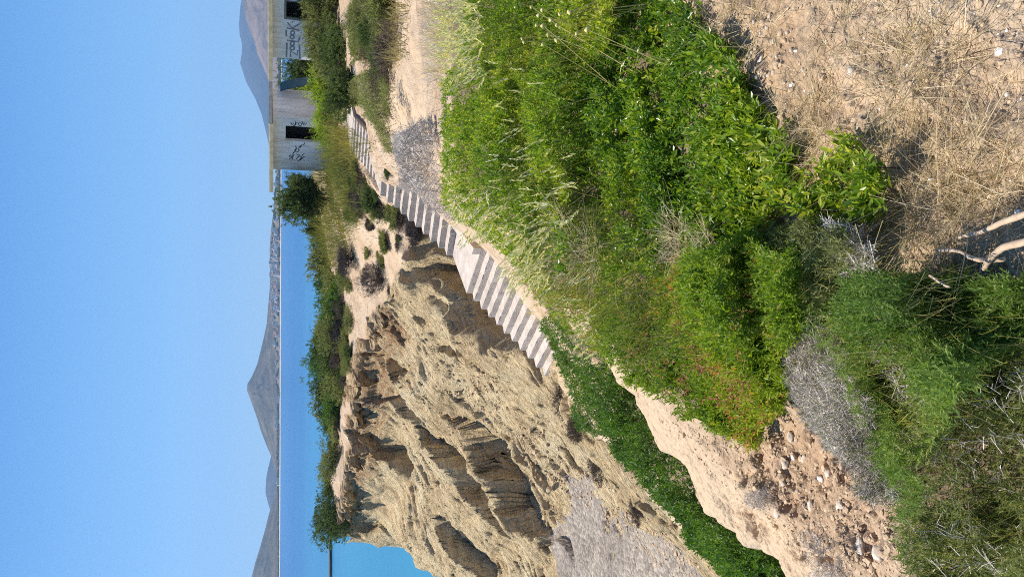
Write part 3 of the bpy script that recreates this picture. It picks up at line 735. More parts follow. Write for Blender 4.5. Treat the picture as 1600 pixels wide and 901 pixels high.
def hills(name, prof, Y0, Yc, Y1, mat, rough_=1.0, nx=260, ny=90, seed=0):
    """prof: skyline as (px, py); the crest stands at distance Yc, the foot at Y0, the back at Y1."""
    px = np.array([p[0] for p in prof], float); py = np.array([p[1] for p in prof], float)
    xs = np.array([PT(a, c, Yc)[0] for a, c in prof]); zs = np.array([PT(a, c, Yc)[2] for a, c in prof])
    X = np.linspace(xs[0], xs[-1], nx); Zc = np.interp(X, xs, zs)
    Yr = np.concatenate([np.linspace(Y0, Yc, ny), np.linspace(Yc, Y1, ny // 3)[1:]])
    T = np.where(Yr <= Yc, (Yr - Y0) / (Yc - Y0), (Y1 - Yr) / (Y1 - Yc))
    GX, GY = np.meshgrid(X, Yr)
    H = (Zc - SEA)[None, :]
    sc = 1.0 / max(60, (Yc - Y0) * .35)
    nz = fbm(GX * sc, GY * sc, 0, 6, 200 + seed, .55); rdg = 1 - np.abs(fbm(GX * sc * 1.3, GY * sc * .5, 0, 5, 230 + seed))
    t = T[:, None]
    Z = SEA + H * (t ** .85) + H * t * (1 - t) * (.55 * nz + .45 * (rdg - .6)) * rough_
    Z[T <= .001, :] = SEA - 3
    wd = (GX - GX[0:1, :])
    GXX = CX * 0 + GX * (GY / Yc) ** .55
    V = np.stack([GXX, GY, Z], -1).reshape(-1, 3); i2 = np.arange(GX.size).reshape(GX.shape)
    q = np.stack([i2[:-1, :-1], i2[:-1, 1:], i2[1:, 1:], i2[1:, :-1]], -1).reshape(-1, 4)
    o = mesh_obj(name, V, q, mat, smooth=True); tag(o, kind='structure')
    return GXX, GY, Z
hillA = hills('far_mountain', [(560,438),(610,437),(655,430),(675,419),(700,413),(720,408),(745,398),(770,384),(785,379),(800,374),(813,376),(830,377),(845,373),(862,372),(890,374),(930,382),(980,380),(1100,395)], 6200, 8600, FARY, M['hill_far'], 1.3, nx=360, ny=140, seed=1)
hillB = hills('brown_hillside', [(640,437),(700,432),(752,424),(780,416),(800,408),(815,401),(835,396),(850,390),(870,383),(901,378),(940,372),(1000,366),(1100,372)], 3600, 4700, 6000, M['hill_brown'], 1.3, nx=320, ny=120, seed=2)
hillC = hills('conical_hill', [(120,436.5),(160,434),(178,428),(190,424),(205,417),(225,409),(245,403),(262,397),(278,391),(290,386.5),(300,387),(312,394),(330,402),(350,407),(375,413),(395,417),(420,419),(450,421.5),(480,422),(510,421),(540,423),(570,427),(600,428),(640,432)], 3250, 4000, 5200, M['hill_scrub'], 1.3, nx=420, ny=140, seed=3)
hillD = hills('left_headland_hill', [(-260,372),(-180,374),(-90,380),(-40,387),(0,395),(20,400),(50,409),(75,416),(95,421),(115,428),(132,434),(142,437.5)], 2900, 3500, 4600, M['hill_scrub'], 1.1, nx=260, ny=120, seed=4)
hillE = hills('low_ridge', [(60,437),(100,424),(118,419),(130,416),(150,416.5),(165,419),(185,424),(210,428),(250,434),(280,438)], 5400, 6000, 7000, M['hill_far'], .6, nx=160, seed=5)
hillF = hills('town_hills', [(120,437),(200,435),(300,433.5),(380,430),(440,425),(480,423),(520,425),(560,428),(620,430),(700,432),(800,432)], 2560, 3100, 3600, M['hill_town'], .5, nx=300, seed=6)
# pale strand and the dark line of trees behind it
xs = np.linspace(-2400, 2400, 300); w = 12 * fbm(xs * .004, 0, 0, 4, 300)
Vs = np.concatenate([np.stack([xs, 2535 + w, np.full(300, SEA + .05)], -1), np.stack([xs, 2562 + w, np.full(300, SEA + 2.6)], -1), np.stack([xs, 2600 + w, np.full(300, SEA + 3.0)], -1)])
k = np.arange(299); q = np.concatenate([np.stack([r * 300 + k, r * 300 + k + 1, (r + 1) * 300 + k + 1, (r + 1) * 300 + k], -1) for r in (0, 1)])
tag(mesh_obj('far_beach', Vs, q, plain('far_sand', (.46, .40, .32), .9, .2, .05, 0, .01)), kind='structure')
n = 2600
tx = rng.uniform(-1500, 1300, n); ty = 2575 + 500 * rng.random(n) ** 2.2
def hz_on(hill, x, y):
    GXX, GY, Z = hill; out_ = np.zeros(len(x))
    for i in range(len(x)):
        r = min(np.searchsorted(GY[:, 0], y[i]), GY.shape[0] - 1); out_[i] = np.interp(x[i], GXX[r], Z[r])
    return out_
keep = fbm(tx * .008, ty * .012, 0, 3, 310) > -.05; tx, ty = tx[keep], ty[keep]; tz = hz_on(hillF, tx, ty)
parts = []
for i in range(len(tx)):
    r, h = random.uniform(4, 9), random.uniform(4, 9)
    ang = np.arange(6) * 1.047 + random.random()
    c1 = np.stack([tx[i] + r * np.cos(ang), ty[i] + r * np.sin(ang), np.full(6, tz[i] - 1)], -1)
    c2 = np.stack([tx[i] + r * .8 * np.cos(ang + .4), ty[i] + r * .8 * np.sin(ang + .4), np.full(6, tz[i] + h * .7)], -1)
    parts.append((np.concatenate([c1, c2, [[tx[i], ty[i], tz[i] + h]]]), i))
V = np.concatenate([p for p, _ in parts]); b = (np.arange(len(parts)) * 13)[:, None]
F4 = np.concatenate([b + np.array([[j, (j + 1) % 6, 6 + (j + 1) % 6, 6 + j]]) for j in range(6)]); F3 = np.concatenate([b + np.array([[6 + j, 6 + (j + 1) % 6, 12]]) for j in range(6)])
tag(mesh_obj('far_woods', V, [F4, F3], plain('far_trees', (.045, .06, .025), .9, .3, .05, 0, .1)), kind='stuff')

# ---------------------------------------------------------------- stairs down the cliff
def slab(pts, z0, z1):
    """prism over a quad (x, y) between two heights."""
    V = np.array([(x, y, z) for z in (z0, z1) for x, y in pts], float)
    F = np.array([(3, 2, 1, 0), (4, 5, 6, 7), (0, 1, 5, 4), (1, 2, 6, 5), (2, 3, 7, 6), (3, 0, 4, 7)])
    return V, F
LA, LB = np.array(PT(443, 729, 23.4)), None
def at_z(px, py, z): return np.array(PZ(px, py, z))
zl = LA[2]
LB = at_z(503, 749, zl); UC = at_z(502, 707, zl); UD = at_z(548, 714, zl)
stair = thing('concrete_staircase', 'pale concrete staircase with pebbled risers descending the cliff past a landing', 'staircase', tuple(LA))
ab = (LB - LA)[:2]; dn = np.array([-ab[1], ab[0]]); dn = dn / np.hypot(*dn)
if dn[1] > 0: dn = -dn
bot = np.array(PT(300, 864, 21.2)); L = float(np.dot((bot - LA)[:2], dn))
def step_piece(p0, p1, q0, q1, z, rise, parent):
    """tread from edge p0-p1 (upper) to q0-q1 (lower) at height z, with a pebbled riser below its lower edge."""
    m = 13; f = np.linspace(0, 1, m)[:, None]; p0, p1, q0, q1 = (np.asarray(a_, float) for a_ in (p0, p1, q0, q1))
    back = p0 + (p1 - p0) * f; front = q0 + (q1 - q0) * f; gd = (q0 - p0) / np.hypot(*(q0 - p0))
    wear = np.clip(rng.normal(size=m) * .012 - .006, -.05, .012); chip = (rng.random(m) < .12) * rng.uniform(.01, .04, m)
    front = front + gd * (wear - chip)[:, None]
    zt_ = z + rng.normal(size=m) * .004; zf_2 = z + rng.normal(size=m) * .004 - chip * .6; zb = np.full(m, z - rise - .5)
    rows = [np.column_stack([back, zt_]), np.column_stack([front, zf_2]), np.column_stack([front, zb]), np.column_stack([back, zb])]
    V = np.concatenate(rows); k_ = np.arange(m - 1)
    F = np.concatenate([np.stack([r_ * m + k_, ((r_ + 1) % 4) * m + k_, ((r_ + 1) % 4) * m + k_ + 1, r_ * m + k_ + 1], -1) for r_ in range(4)] + [np.array([[0, 3 * m, 2 * m, m], [m - 1, 2 * m - 1, 3 * m - 1, 4 * m - 1]])])
    st = mesh_obj('step', V, F, M['tread'], parent)
    d = (np.asarray(q0) - p0); d = d / np.hypot(*d) * .006
    V, F = slab([q0 - d * .2, q1 - d * .2, q1 + d, q0 + d], z - rise - .01, z - .035)
    mesh_obj('riser', V, F, M['riser'], st)
    return st
NL = 11; riseL = (zl - bot[2]) / NL; goL = L / NL
ext = .30                                               # buried right-hand ends
rdir = ab / np.hypot(*ab)
V, F = slab([LA[:2], LB[:2] + rdir * ext, UD[:2] + rdir * .45, UC[:2]], zl - 1.4, zl)
ld = mesh_obj('landing', V, F, M['tread'], stair)
dd = dn * .006
V, F = slab([LA[:2] - dd * .2, LB[:2] + rdir * ext - dd * .2, LB[:2] + rdir * ext + dd, LA[:2] + dd], zl - riseL, zl - .02); mesh_obj('riser', V, F, M['riser'], ld)
lside = (bot - LA)[:2] - dn * L                         # slight skew of the left edge
for i in range(NL):
    a, c = dn * goL * i, dn * goL * (i + 1)
    jit = random.uniform(-.02, .02)
    s0, s1 = lside * (i / NL), lside * ((i + 1) / NL)
    step_piece(LA[:2] + a + s0, LB[:2] + rdir * ext + a + s0, LA[:2] + c + s1 + rdir * jit, LB[:2] + rdir * ext + c + s1, zl - riseL * (i + 1), riseL, stair)
# upper flight: landing edge UC-UD up to the bend, then on to the plateau
uc = (UD - UC)[:2]; uw = uc / np.hypot(*uc)
top = np.array(PT(604, 592, 28.7)); NU = 10; riseU = (top[2] - zl) / NU
v1 = (top - UC)[:2]
for i in range(NU):
    p = UC[:2] + v1 * (i + 1) / NU; q = UC[:2] + v1 * i / NU
    w0 = 1.32 - .02 * i; jit = random.uniform(-.03, .03)
    step_piece(p + uw * jit, p + uw * w0, q + uw * jit, q + uw * w0, zl + riseU * (i + 1), riseU, stair)
b0 = top[:2]; zt = zl + riseU * NU
b1 = np.array(PT(622, 578, 30.0))[:2]; w2v = np.array([.80, -.60])
V, F = slab([b1, b1 + w2v * 1.25, b0 + uw * 1.15, b0], zt - .8, zt + .004); mesh_obj('landing', V, F, M['tread'], stair)
end = np.array(PT(668, 549, 33.2)); NT2 = 8; rz = (end[2] - zt) / NT2
for i in range(NT2):
    p = b1 + (end[:2] - b1) * (i + 1) / NT2; q = b1 + (end[:2] - b1) * i / NT2
    step_piece(p, p + w2v * 1.5, q, q + w2v * 1.5, zt + .004 + rz * (i + 1), rz, stair)
e2 = np.array(PT(738, 532, 36.0))[:2]
V, F = slab([e2 - .5 * w2v, e2 + w2v * .9, end[:2] + w2v * 1.5, end[:2] - w2v * .35], end[2] - .6, end[2] + .02); mesh_obj('landing', V, F, M['tread'], stair)
# curb on the right of the landing
kA = LB + np.array([rdir[0], rdir[1], 0]) * .02; kB = UD
V, F = slab([kA[:2], kA[:2] + rdir * .28, kB[:2] + rdir * .30, kB[:2] + rdir * .04], zl - .3, zl + .24); mesh_obj('kerb', V, F, M['tread'], stair)
# ---------------------------------------------------------------- near vegetation
low_shrub('mastic_shrub', 'large glossy dark-leaved mastic shrub with broad leaves bordering the sandy patch', 'shrub',
    disp([(860,425),(880,300),(850,200),(890,120),(960,60),(985,-60),(970,-260),(1010,-260),(1045,-60),(1085,30),(1140,90),(1190,170),(1215,200),(1240,245),(1225,300),(1185,360),(1100,405),(980,425)]),
    5100, .44, 'leaf_glossy', (.07, .15), 10, .040, .0160, True, 2.3, 1.6, 8, .95, .75, .02, seed=1, gap=.02, taper=(2.3, 3.4))
low_shrub('mastic_shrub', 'bright yellow-green small-leaved shrub along the sandy footpath', 'shrub',
    disp([(752,-260),(738,-60),(712,60),(692,140),(690,300),(722,345),(782,400),(862,402),(882,300),(855,200),(890,122),(955,60),(985,-60),(968,-260)]),
    17000, .40, 'leaf_bright', (.06, .11), 12, .034, .0135, False, 2.0, 3, 10, .9, .8, .01, seed=2, gap=.15, relief=.5)
low_shrub('mastic_shrub', 'low green shrub flecked with red leaves spilling over the pale ridge', 'shrub',
    disp([(782,400),(862,400),(980,422),(1100,402),(1190,362),(1228,420),(1225,520),(1222,610),(1200,660),(1182,698),(1160,680),(1125,662),(1078,650),(1012,606),(950,562),(896,518),(862,484),(822,452)]),
    11000, .33, 'leaf_red', (.05, .10), 12, .026, .0095, False, 1.6, 2, 10, .9, .8, .015, seed=3, gap=.15, tintshift=.06, relief=.55)
def canopy_accents(shrub, name, poly, n, lift, mat, leafL, leafW, k=9, ymin=2):
    """small clusters of differently coloured leaves on one shrub's canopy."""
    P, ok = on_ground(poly, n, lift * rng.uniform(.8, 1.15, n), ymin, 10)
    P = np.repeat(P, 3, 0) + rng.normal(size=(len(P) * 3, 3)) * .018
    A = rand_dirs(len(P), .8); V, F, t = twig_leaves(P - A * .03, A, np.full(len(P), .05), k, leafL, leafW, .9)
    return mesh_obj(name, V, F, M[mat], shrub, t)
red_shrub = [o for o in COL.objects if o.name.startswith('mastic_shrub') and 'red leaves' in o.get('label', '')][0]
canopy_accents(red_shrub, 'red_leaves', disp([(862,440),(960,400),(1100,440),(1200,480),(1205,650),(1160,680),(1060,625),(980,570),(890,500)]), 48, .36, 'leaf_coral', .015, .007, 5)
low_shrub('mastic_sprig', 'small leafy mastic sprig standing in straw at the edge of the sand', 'shrub',
    disp([(1240,300),(1290,250),(1318,205),(1335,240),(1385,285),(1370,325),(1290,350),(1250,340)]),
    230, .15, 'leaf_glossy', (.06, .11), 10, .036, .0135, True, 3, 1.2, 4, .95, .9, .15, seed=4, gap=.1, tintshift=.1)
low_shrub('coastal_shrub', 'dark green band of bushes in the hollow below the pale ridge', 'shrub',
    disp([(846,490),(885,490),(935,545),(1000,605),(1045,670),(1085,730),(1155,790),(1240,901),(1340,1040),(1440,1200),(1370,1200),(1260,1040),(1150,925),(1110,872),(1052,800),(1012,760),(942,692),(893,652),(880,600),(868,555)]),
    17500, .80, 'leaf_strip', (.10, .18), 12, .045, .019, False, .9, 4.4, 16, .9, .8, .01, seed=5, gap=.2, zmax=-3.3)
low_shrub('spiny_shrub', 'needle-leaved green shrub below the forked driftwood', 'shrub',
    disp([(1330,435),(1400,428),(1480,432),(1545,438),(1640,430),(1640,495),(1545,565),(1505,600),(1475,660),(1440,722),(1400,700),(1375,620),(1330,560),(1300,500)]),
    4300, .33, 'leaf_needle', (.05, .11), 18, .018, .0042, False, 4.0, .8, 3, .7, .85, 0, 'gray_twig', seed=6, gap=.1)
low_shrub('spiny_shrub', 'brownish green heathy shrub filling the corner beside the bare slope', 'shrub',
    disp([(1475,660),(1545,565),(1640,485),(1640,1050),(1480,1050),(1405,840),(1400,800),(1425,760),(1440,722)]),
    4900, .28, 'leaf_brownish', (.04, .10), 16, .017, .0036, False, 4.2, .8, 3, .7, .8, 0, 'gray_twig', seed=7, gap=.1)
low_shrub('spiny_shrub', 'mixed olive shrub between the red-flecked shrub and the grey twigs', 'shrub',
    disp([(1130,400),(1190,362),(1250,345),(1330,355),(1345,400),(1300,470),(1260,520),(1232,560),(1222,470)]),
    1800, .30, 'leaf_olive', (.05, .10), 16, .020, .0036, False, 2.4, 1.2, 4, .8, .8, 0, 'gray_twig', seed=8, gap=.1, tintshift=.15)
twiggy_shrub('dead_shrub', 'leafless silver-grey tangled shrub at the top of the bare slope', 'shrub',
    disp([(1228,505),(1262,470),(1290,500),(1318,570),(1355,630),(1380,690),(1405,755),(1390,790),(1345,770),(1325,735),(1285,690),(1250,640),(1230,590)]),
    9500, .20, 'gray_twig', (.025, .065), .0008, .9, 4, .5, leaf=('leaf_olive', 1500, .016, .0032))
low_shrub('spiny_shrub', 'loose yellow-green shrub sprouting along the grey dead shrub', 'shrub',
    disp([(1262,450),(1310,470),(1345,560),(1390,630),(1415,700),(1440,770),(1410,820),(1375,720),(1330,640),(1290,560),(1255,510)]),
    1500, .24, 'leaf_needle', (.04, .09), 16, .018, .0024, False, 3.2, .9, 4, .7, .85, 0, 'gray_twig', seed=9, gap=.05, tintshift=.2)
twiggy_shrub('dead_shrub', 'white bleached dead twigs beside the driftwood', 'shrub',
    disp([(1290,345),(1350,350),(1372,390),(1360,430),(1310,440),(1290,400)]), 520, .2, 'gray_twig', (.03, .07), .0010, .9, 4, .5)
twiggy_shrub('dead_shrub', 'small withered brown tuft on the bare slope', 'shrub',
    disp([(1165,765),(1200,765),(1215,790),(1190,800),(1170,790)]), 240, .06, 'thorn_twig', (.02, .05), .0007, .9, 6, .35)
twiggy_shrub('dead_shrub', 'dry rust-brown tuft low on the bare slope', 'shrub',
    disp([(1250,825),(1300,830),(1325,880),(1310,930),(1270,900)]), 420, .08, 'thorn_twig', (.03, .06), .0008, .9, 6, .35)

def straw_patch(name, label, cat, spots, mat='straw', flat=.35, seeds=False, kind=None, ymin=.9, ymax=90):
    """spots: (display x, display y, radius in m, number, length, lift of the blades)."""
    parts = []; hp = []
    for dx, dy, rad, nn, Lm, up in spots:
        Y, kx, kz = hit(np.array([901 - dy]), np.array([dx]), 0.0, ymin, ymax)
        if np.isnan(Y[0]): continue
        c = np.array([kx[0] * Y[0], Y[0]])
        r = rad * np.sqrt(rng.random(nn)); a = rng.random(nn) * 6.283
        x, y = c[0] + r * np.cos(a), c[1] + r * np.sin(a)
        B = np.stack([x, y, height(x, y) - .005], -1)
        A = rng.normal(size=(nn, 3)); A[:, 2] = np.abs(A[:, 2]) * .3 + up; A[:, :2] += np.stack([np.cos(a), np.sin(a)], -1) * (r / max(rad, 1e-3))[:, None] * .6; A = unit(A)
        L = rng.uniform(.45, 1.2, nn) * Lm
        wd = rng.uniform(.0014, .0032, nn) * max(1, Y[0] / 3)
        V, F, t, tc, td = blades(B, A, L, wd, rng.uniform(.1, .55, nn), 4)
        z = V.reshape(nn, -1, 3); zg = height(z[..., 0], z[..., 1]); z[..., 2] = np.maximum(z[..., 2], zg + .004)
        parts.append((z.reshape(-1, 3), F, t))
        if seeds:
            Vh, Fh, th = twig_leaves(tc - td * L[:, None] * .12, unit(td), L * .22, 6, L.mean() * .07 * np.ones((1, 1)), .0045 * max(1, Y[0] / 4), .35)
            parts.append((Vh, Fh, np.clip(th + .3, 0, 1)))
        hp.append((float(c[0]), float(c[1]), float(height(c[0], c[1]))))
    V, F, t = join(parts)
    if kind:
        return tag(mesh_obj(name, V, F, M[mat], None, t), kind=kind)
    o = mesh_obj(name, V, F, M[mat], None, t)
    return tag(o, label, cat)
straw_patch('straw_tuft', 'big sprawling tuft of straw in the middle of the sandy patch', 'dry grass', [(1425,100,.13,300,.16,.5),(1470,60,.10,60,.24,.4)])
straw_patch('straw_tuft', 'spiky straw tuft beside the pebbles and the mastic sprig', 'dry grass', [(1280,195,.12,260,.17,.6)])
straw_patch('straw_tuft', 'matted straw heaped above the driftwood', 'dry grass', [(1410,295,.15,220,.22,.3),(1480,310,.14,260,.24,.25),(1550,310,.12,200,.22,.25),(1370,310,.10,120,.16,.3)])
straw_patch('straw_tuft', 'withered straw skirting the glossy shrub on the sand side', 'dry grass', [(1150,60,.16,190,.14,.4),(1190,20,.16,150,.16,.4),(1225,150,.10,70,.12,.4),(1250,235,.12,170,.13,.4),(1120,20,.2,190,.2,.5)])
straw_patch('loose_straw', None, None, [(1250,-120,.2,200,.16,.4),(1400,-200,.2,220,.18,.4),(1330,-350,.2,200,.16,.4)], kind='stuff')
straw_patch('straw_tuft', 'thin dry straw at the far corner of the sandy patch', 'dry grass', [(1330,15,.16,110,.16,.4),(1400,8,.10,60,.16,.4),(1345,110,.14,60,.10,.3)])
straw_patch('straw_tuft', 'straw wisps tangled in the low end of the sandy patch', 'dry grass', [(1320,240,.12,130,.14,.35),(1380,225,.12,80,.12,.3),(1450,225,.12,80,.12,.3),(1535,255,.12,130,.12,.3),(1575,225,.08,60,.1,.3)])
P0 = sample_poly(disp([(1110,-20),(1180,-420),(1640,-420),(1600,-20),(1600,330),(1470,330),(1330,330),(1250,300),(1225,230),(1190,150),(1110,50)]), 330)
straw_patch('loose_straw', None, None, [(q[1], 901 - q[0], .05, 7, .11, .12) for q in P0[:200]], kind='stuff')
straw_patch('hay_clump', 'pale hay clump caught on top of the green shrub', 'dry grass', [(915,395,.22,300,.2,.8),(960,405,.15,200,.16,.6)], 'straw', ymin=3)
straw_patch('hay_clump', 'round hay clump lying on the shrub near the olive bush', 'dry grass', [(1080,385,.10,260,.12,.6),(1115,395,.09,180,.1,.6)], 'straw', ymin=2)
# raise the hay onto the canopy
for o in [o for o in COL.objects if o.name.startswith('hay_clump')]:
    me = o.data; co = np.empty(len(me.vertices) * 3, np.float32); me.vertices.foreach_get('co', co); co = co.reshape(-1, 3); co[:, 2] += .36; co[:, 1] -= .5; me.vertices.foreach_set('co', co.ravel())

def oats(name, label, spots, mat='pale_oat', lift=.3, ymin=2.0, ymax=14, L=(.28, .5), head=.07, lean=(-.5, -.1, .9), wd=.0022, hw=.006):
    """slender stalks with nodding seed heads; spots are the seed heads' places in the photo (as stored)."""
    q = np.array(spots, float); nn = len(q)
    Y, kx, kz = hit(901 - q[:, 1], q[:, 0], lift, ymin, ymax)
    ok = ~np.isnan(Y); Y = Y[ok]; nn = len(Y)
    T = np.stack([kx[ok] * Y, Y, kz[ok] * Y], -1)
    A = unit(np.array(lean)[None, :] + rng.normal(size=(nn, 3)) * .25); Lr = rng.uniform(*L, nn)
    B = T - A * Lr[:, None]
    zmin = height(B[:, 0], B[:, 1]); 
    V, F, t, tc, td = blades(B, A, Lr, np.full(nn, wd), rng.uniform(.05, .25, nn), 4)
    td = unit(td)
    parts = [(V, F, t * .6)]
    Vh, Fh, th = twig_leaves(tc - td * head * .15, td, np.full(nn, head), 12, head * .32, hw, .32)
    parts.append((Vh, Fh, np.clip(th + .35, 0, 1)))
    V, F, t = join(parts); g = B.mean(0)
    root = thing(name, label, 'grass', (float(g[0]), float(g[1]), float(height(g[0], g[1]))))
    mesh_obj('stalks', *join(parts[:1])[:2], M['green_grass'], root, parts[0][2]); mesh_obj('seed_heads', *join(parts[1:])[:2], M[mat], root, parts[1][2])
    return root
def scat(x0, x1, y0, y1, n): return [(random.uniform(x0, x1), random.uniform(y0, y1)) for _ in range(n)]
oats('oat_grass', 'clump of pale golden oat grass at the path end of the bright shrub', [(x + (y - 60) * .02, y) for x, y in scat(688, 752, 0, 108, 190)], lift=.62, ymin=4, lean=(-.4, -.1, .9), head=.13, hw=.011, wd=.003)
oats('oat_grass', 'loose oat stalks leaning over the stairs above the landing', scat(700, 770, 300, 360, 34) + scat(715, 760, 335, 368, 14), lift=.55, ymin=4, lean=(-.75, .1, .7), head=.12, hw=.010, wd=.003)
oats('oat_grass', 'yellowing oat stalks massed on the ridge above the lower steps', scat(790, 880, 355, 440, 170), lift=.55, ymin=4, lean=(-.75, .1, .75), head=.11, hw=.009, wd=.003)
oats('oat_grass', 'scattered single oat stalks standing out of the red-flecked shrub', scat(760, 910, 225, 345, 60) + scat(900, 1060, 420, 560, 40) + scat(740, 960, 100, 220, 20), lift=.58, ymin=3, lean=(-.35, 0, .95), head=.09, hw=.008)
# dried yellow flower heads on thin stems
fl = [(803,10),(829,11),(846,15),(840,24),(873,22),(888,19),(859,31),(837,39),(847,40),(869,39),(916,46),(855,54),(868,63),(814,60),(817,66),(847,69),(900,52),(845,16)]
f0 = None
ico_v = np.array([(0,0,1),(.894,0,.447),(.276,.851,.447),(-.724,.526,.447),(-.724,-.526,.447),(.276,-.851,.447),(.724,.526,-.447),(-.276,.851,-.447),(-.894,0,-.447),(-.276,-.851,-.447),(.724,-.526,-.447),(0,0,-1)])
ico_f = np.array([(0,1,2),(0,2,3),(0,3,4),(0,4,5),(0,5,1),(1,6,2),(2,7,3),(3,8,4),(4,9,5),(5,10,1),(1,10,6),(2,6,7),(3,7,8),(4,8,9),(5,9,10),(11,6,10),(11,7,6),(11,8,7),(11,9,8),(11,10,9)])
def lump(name, c, r, mat, parent=None, sq=(1, 1, 1), seed=0, sub=2, am=.25):
    V, F = ico_v.copy(), ico_f.copy()
    for _ in range(sub):
        cache = {}; nv = list(map(tuple, V)); nf = []
        def mid(a, b):
            k = (min(a, b), max(a, b))
            if k not in cache:
                p = unit((np.array(nv[a]) + np.array(nv[b]))); cache[k] = len(nv); nv.append(tuple(p))
            return cache[k]
        for a, b, d in F:
            ab_, bd, da = mid(a, b), mid(b, d), mid(d, a); nf += [(a, ab_, da), (b, bd, ab_), (d, da, bd), (ab_, bd, da)]
        V, F = np.array(nv), np.array(nf)
    V = V * (1 + am * fbm(V[:, 0] * 1.3 + seed, V[:, 1] * 1.3, V[:, 2] * 1.3 + seed * .7, 3, 5))[:, None] * np.array(sq) * r + np.array(c)
    return mesh_obj(name, V, F, M[mat], parent, smooth=True)
Yf, kxf, kzf = hit(np.array([901 - b for a, b in fl]), np.array([a for a, b in fl], float), .52, 2.5, 9)
for i, (Y, kx, kz) in enumerate(zip(Yf, kxf, kzf)):
    if np.isnan(Y): continue
    T = np.array([kx * Y, Y, kz * Y])
    if f0 is None:
        f0 = thing('dried_flower', 'dried yellow flower head on a thin stem above the bright shrub', 'flower', tuple(T), 'dried yellow flower heads')
        bl = T + np.array([[.10, -.1, -.42]]); Vs, Fs, ts = tubes(bl, T[None, :], .0022, .0014); mesh_obj('stem', Vs, Fs, M['oat'], f0, ts)
        lump('flower_head', T, .0095, 'flower', f0, (1, 1, .8), 3, 1, .5); f0kids = list(f0.children)
        f0kids = [o for o in COL.objects if o.parent == f0]
    else:
        r = f0.copy(); COL.objects.link(r); r.location = tuple(T); r.rotation_euler = (random.uniform(-.2, .2), random.uniform(-.2, .2), random.random() * 6); r.scale = (random.uniform(.8, 1.2),) * 3
        for k in f0kids:
            c = k.copy(); COL.objects.link(c); c.parent = r
# red leaf clusters are part of the shrub; stones, pebbles, driftwood on the ground
def drop(dx, dy, ymin=.9, ymax=90):
    Y, kx, kz = hit(np.array([901. - dy]), np.array([float(dx)]), 0.0, ymin, ymax); Y = Y[0]
    return np.array([kx[0] * Y, Y, height(kx[0] * Y, Y)])
big = [(1236,680,.030,(1.5,.8,.6),'stone','oval tan stone highest on the bare slope'),(1241,712,.019,(1.1,1,.8),'stone_white','small bright white stone on the bare slope'),(1228,724,.034,(1.1,.9,.6),'stone','flat pale stone just left of the white stone'),
       (1283,746,.024,(.9,1.2,.8),'stone_white','white stone with a dark notch near the grey dead shrub'),(1257,715,.026,(1.3,1,.5),'stone','half-buried tan stone right of the white stone'),(1268,788,.026,(1.2,1,.6),'stone','pale stone in the middle of the bare slope'),
       (1314,790,.030,(1.3,1,.5),'stone','largest flat stone under the grey dead shrub'),(1345,852,.032,(1.4,.9,.5),'stone','broad tan slab low on the bare slope'),(1215,800,.030,(1.3,1,.6),'stone','tan stone beside the withered tuft'),
       (1374,862,.035,(1.2,1,.7),'stone','rounded stone right of the broad slab'),(1295,738,.030,(1.3,.9,.5),'stone','sloping stone touching the grey twigs'),(1226,755,.02,(1.2,1,.7),'stone','small tan stone left of the slope centre')]
for i, (dx, dy, r, sq, mt, lb) in enumerate(big):
    p = drop(dx, dy, .9, 6); tag(lump('stone', p + np.array([0, 0, r * .05]), r * .55, mt, None, sq, i * 3.1, 2, .3), lb, 'stone')
pb = [lump('pebble', (0, 0, 0), .009, ['stone', 'tan_stone', 'tan_stone'][i], None, (1.2, 1, .7), 11 + i * 2, 1, .3) for i in range(3)] + [lump('pebble', (0, 0, 0), .008, 'stone', None, (1.1, 1, .8), 31, 1, .3)]
spots = [(1190 + random.gauss(0, 26), 90 + random.gauss(0, 34)) for _ in range(46)] + [(1225, 62), (1214, 87), (1199, 117), (1219, 100), (1235, 140), (1265, 145), (1330, 110)]
for i, (dx, dy) in enumerate(spots):
    s = pb[i % 4]; o = s if i < 4 else s.copy()
    if i >= 4: COL.objects.link(o)
    o.location = tuple(drop(dx, max(3, dy), 1.2, 4) + np.array([0, 0, .003])); o.rotation_euler = (0, 0, random.random() * 6); o.scale = (random.uniform(.5, 1.4),) * 3
    tag(o, 'pale rounded pebble in the scatter beside the glossy shrub', 'pebble', 'pebbles beside the glossy shrub')
def gravel(name, poly, n, r, mat, ymin=.9, ymax=90):
    P, ok = on_ground(poly, n, 0.0, ymin, ymax); n = len(P)
    sz = r * rng.lognormal(0, .45, n)
    Rm = rng.normal(size=(n, 3)) * .25 + 1
    V = (P[:, None, :] + ico_v[None] * sz[:, None, None] * Rm[:, None, :] * np.array([1, 1, .7]) + rng.normal(size=(n, 12, 3)) * sz[:, None, None] * .12).reshape(-1, 3)
    F = ((np.arange(n) * 12)[:, None, None] + ico_f[None]).reshape(-1, 3)
    return tag(mesh_obj(name, V, F, M[mat], None), kind='stuff')
gravel('gravel', disp([(1110,-20),(1600,-20),(1600,330),(1330,330),(1225,230),(1110,50)]), 700, .0042, 'tan_stone', .9, 5)
gravel('gravel', disp([(1010,640),(1200,690),(1235,640),(1290,700),(1390,810),(1430,900),(1290,901),(1180,800)]), 1300, .0055, 'tan_stone', .9, 8)
gravel('white_gravel', disp([(1110,-20),(1600,-20),(1600,330),(1330,330),(1225,230),(1110,50)]), 90, .0035, 'stone_white', .9, 5)
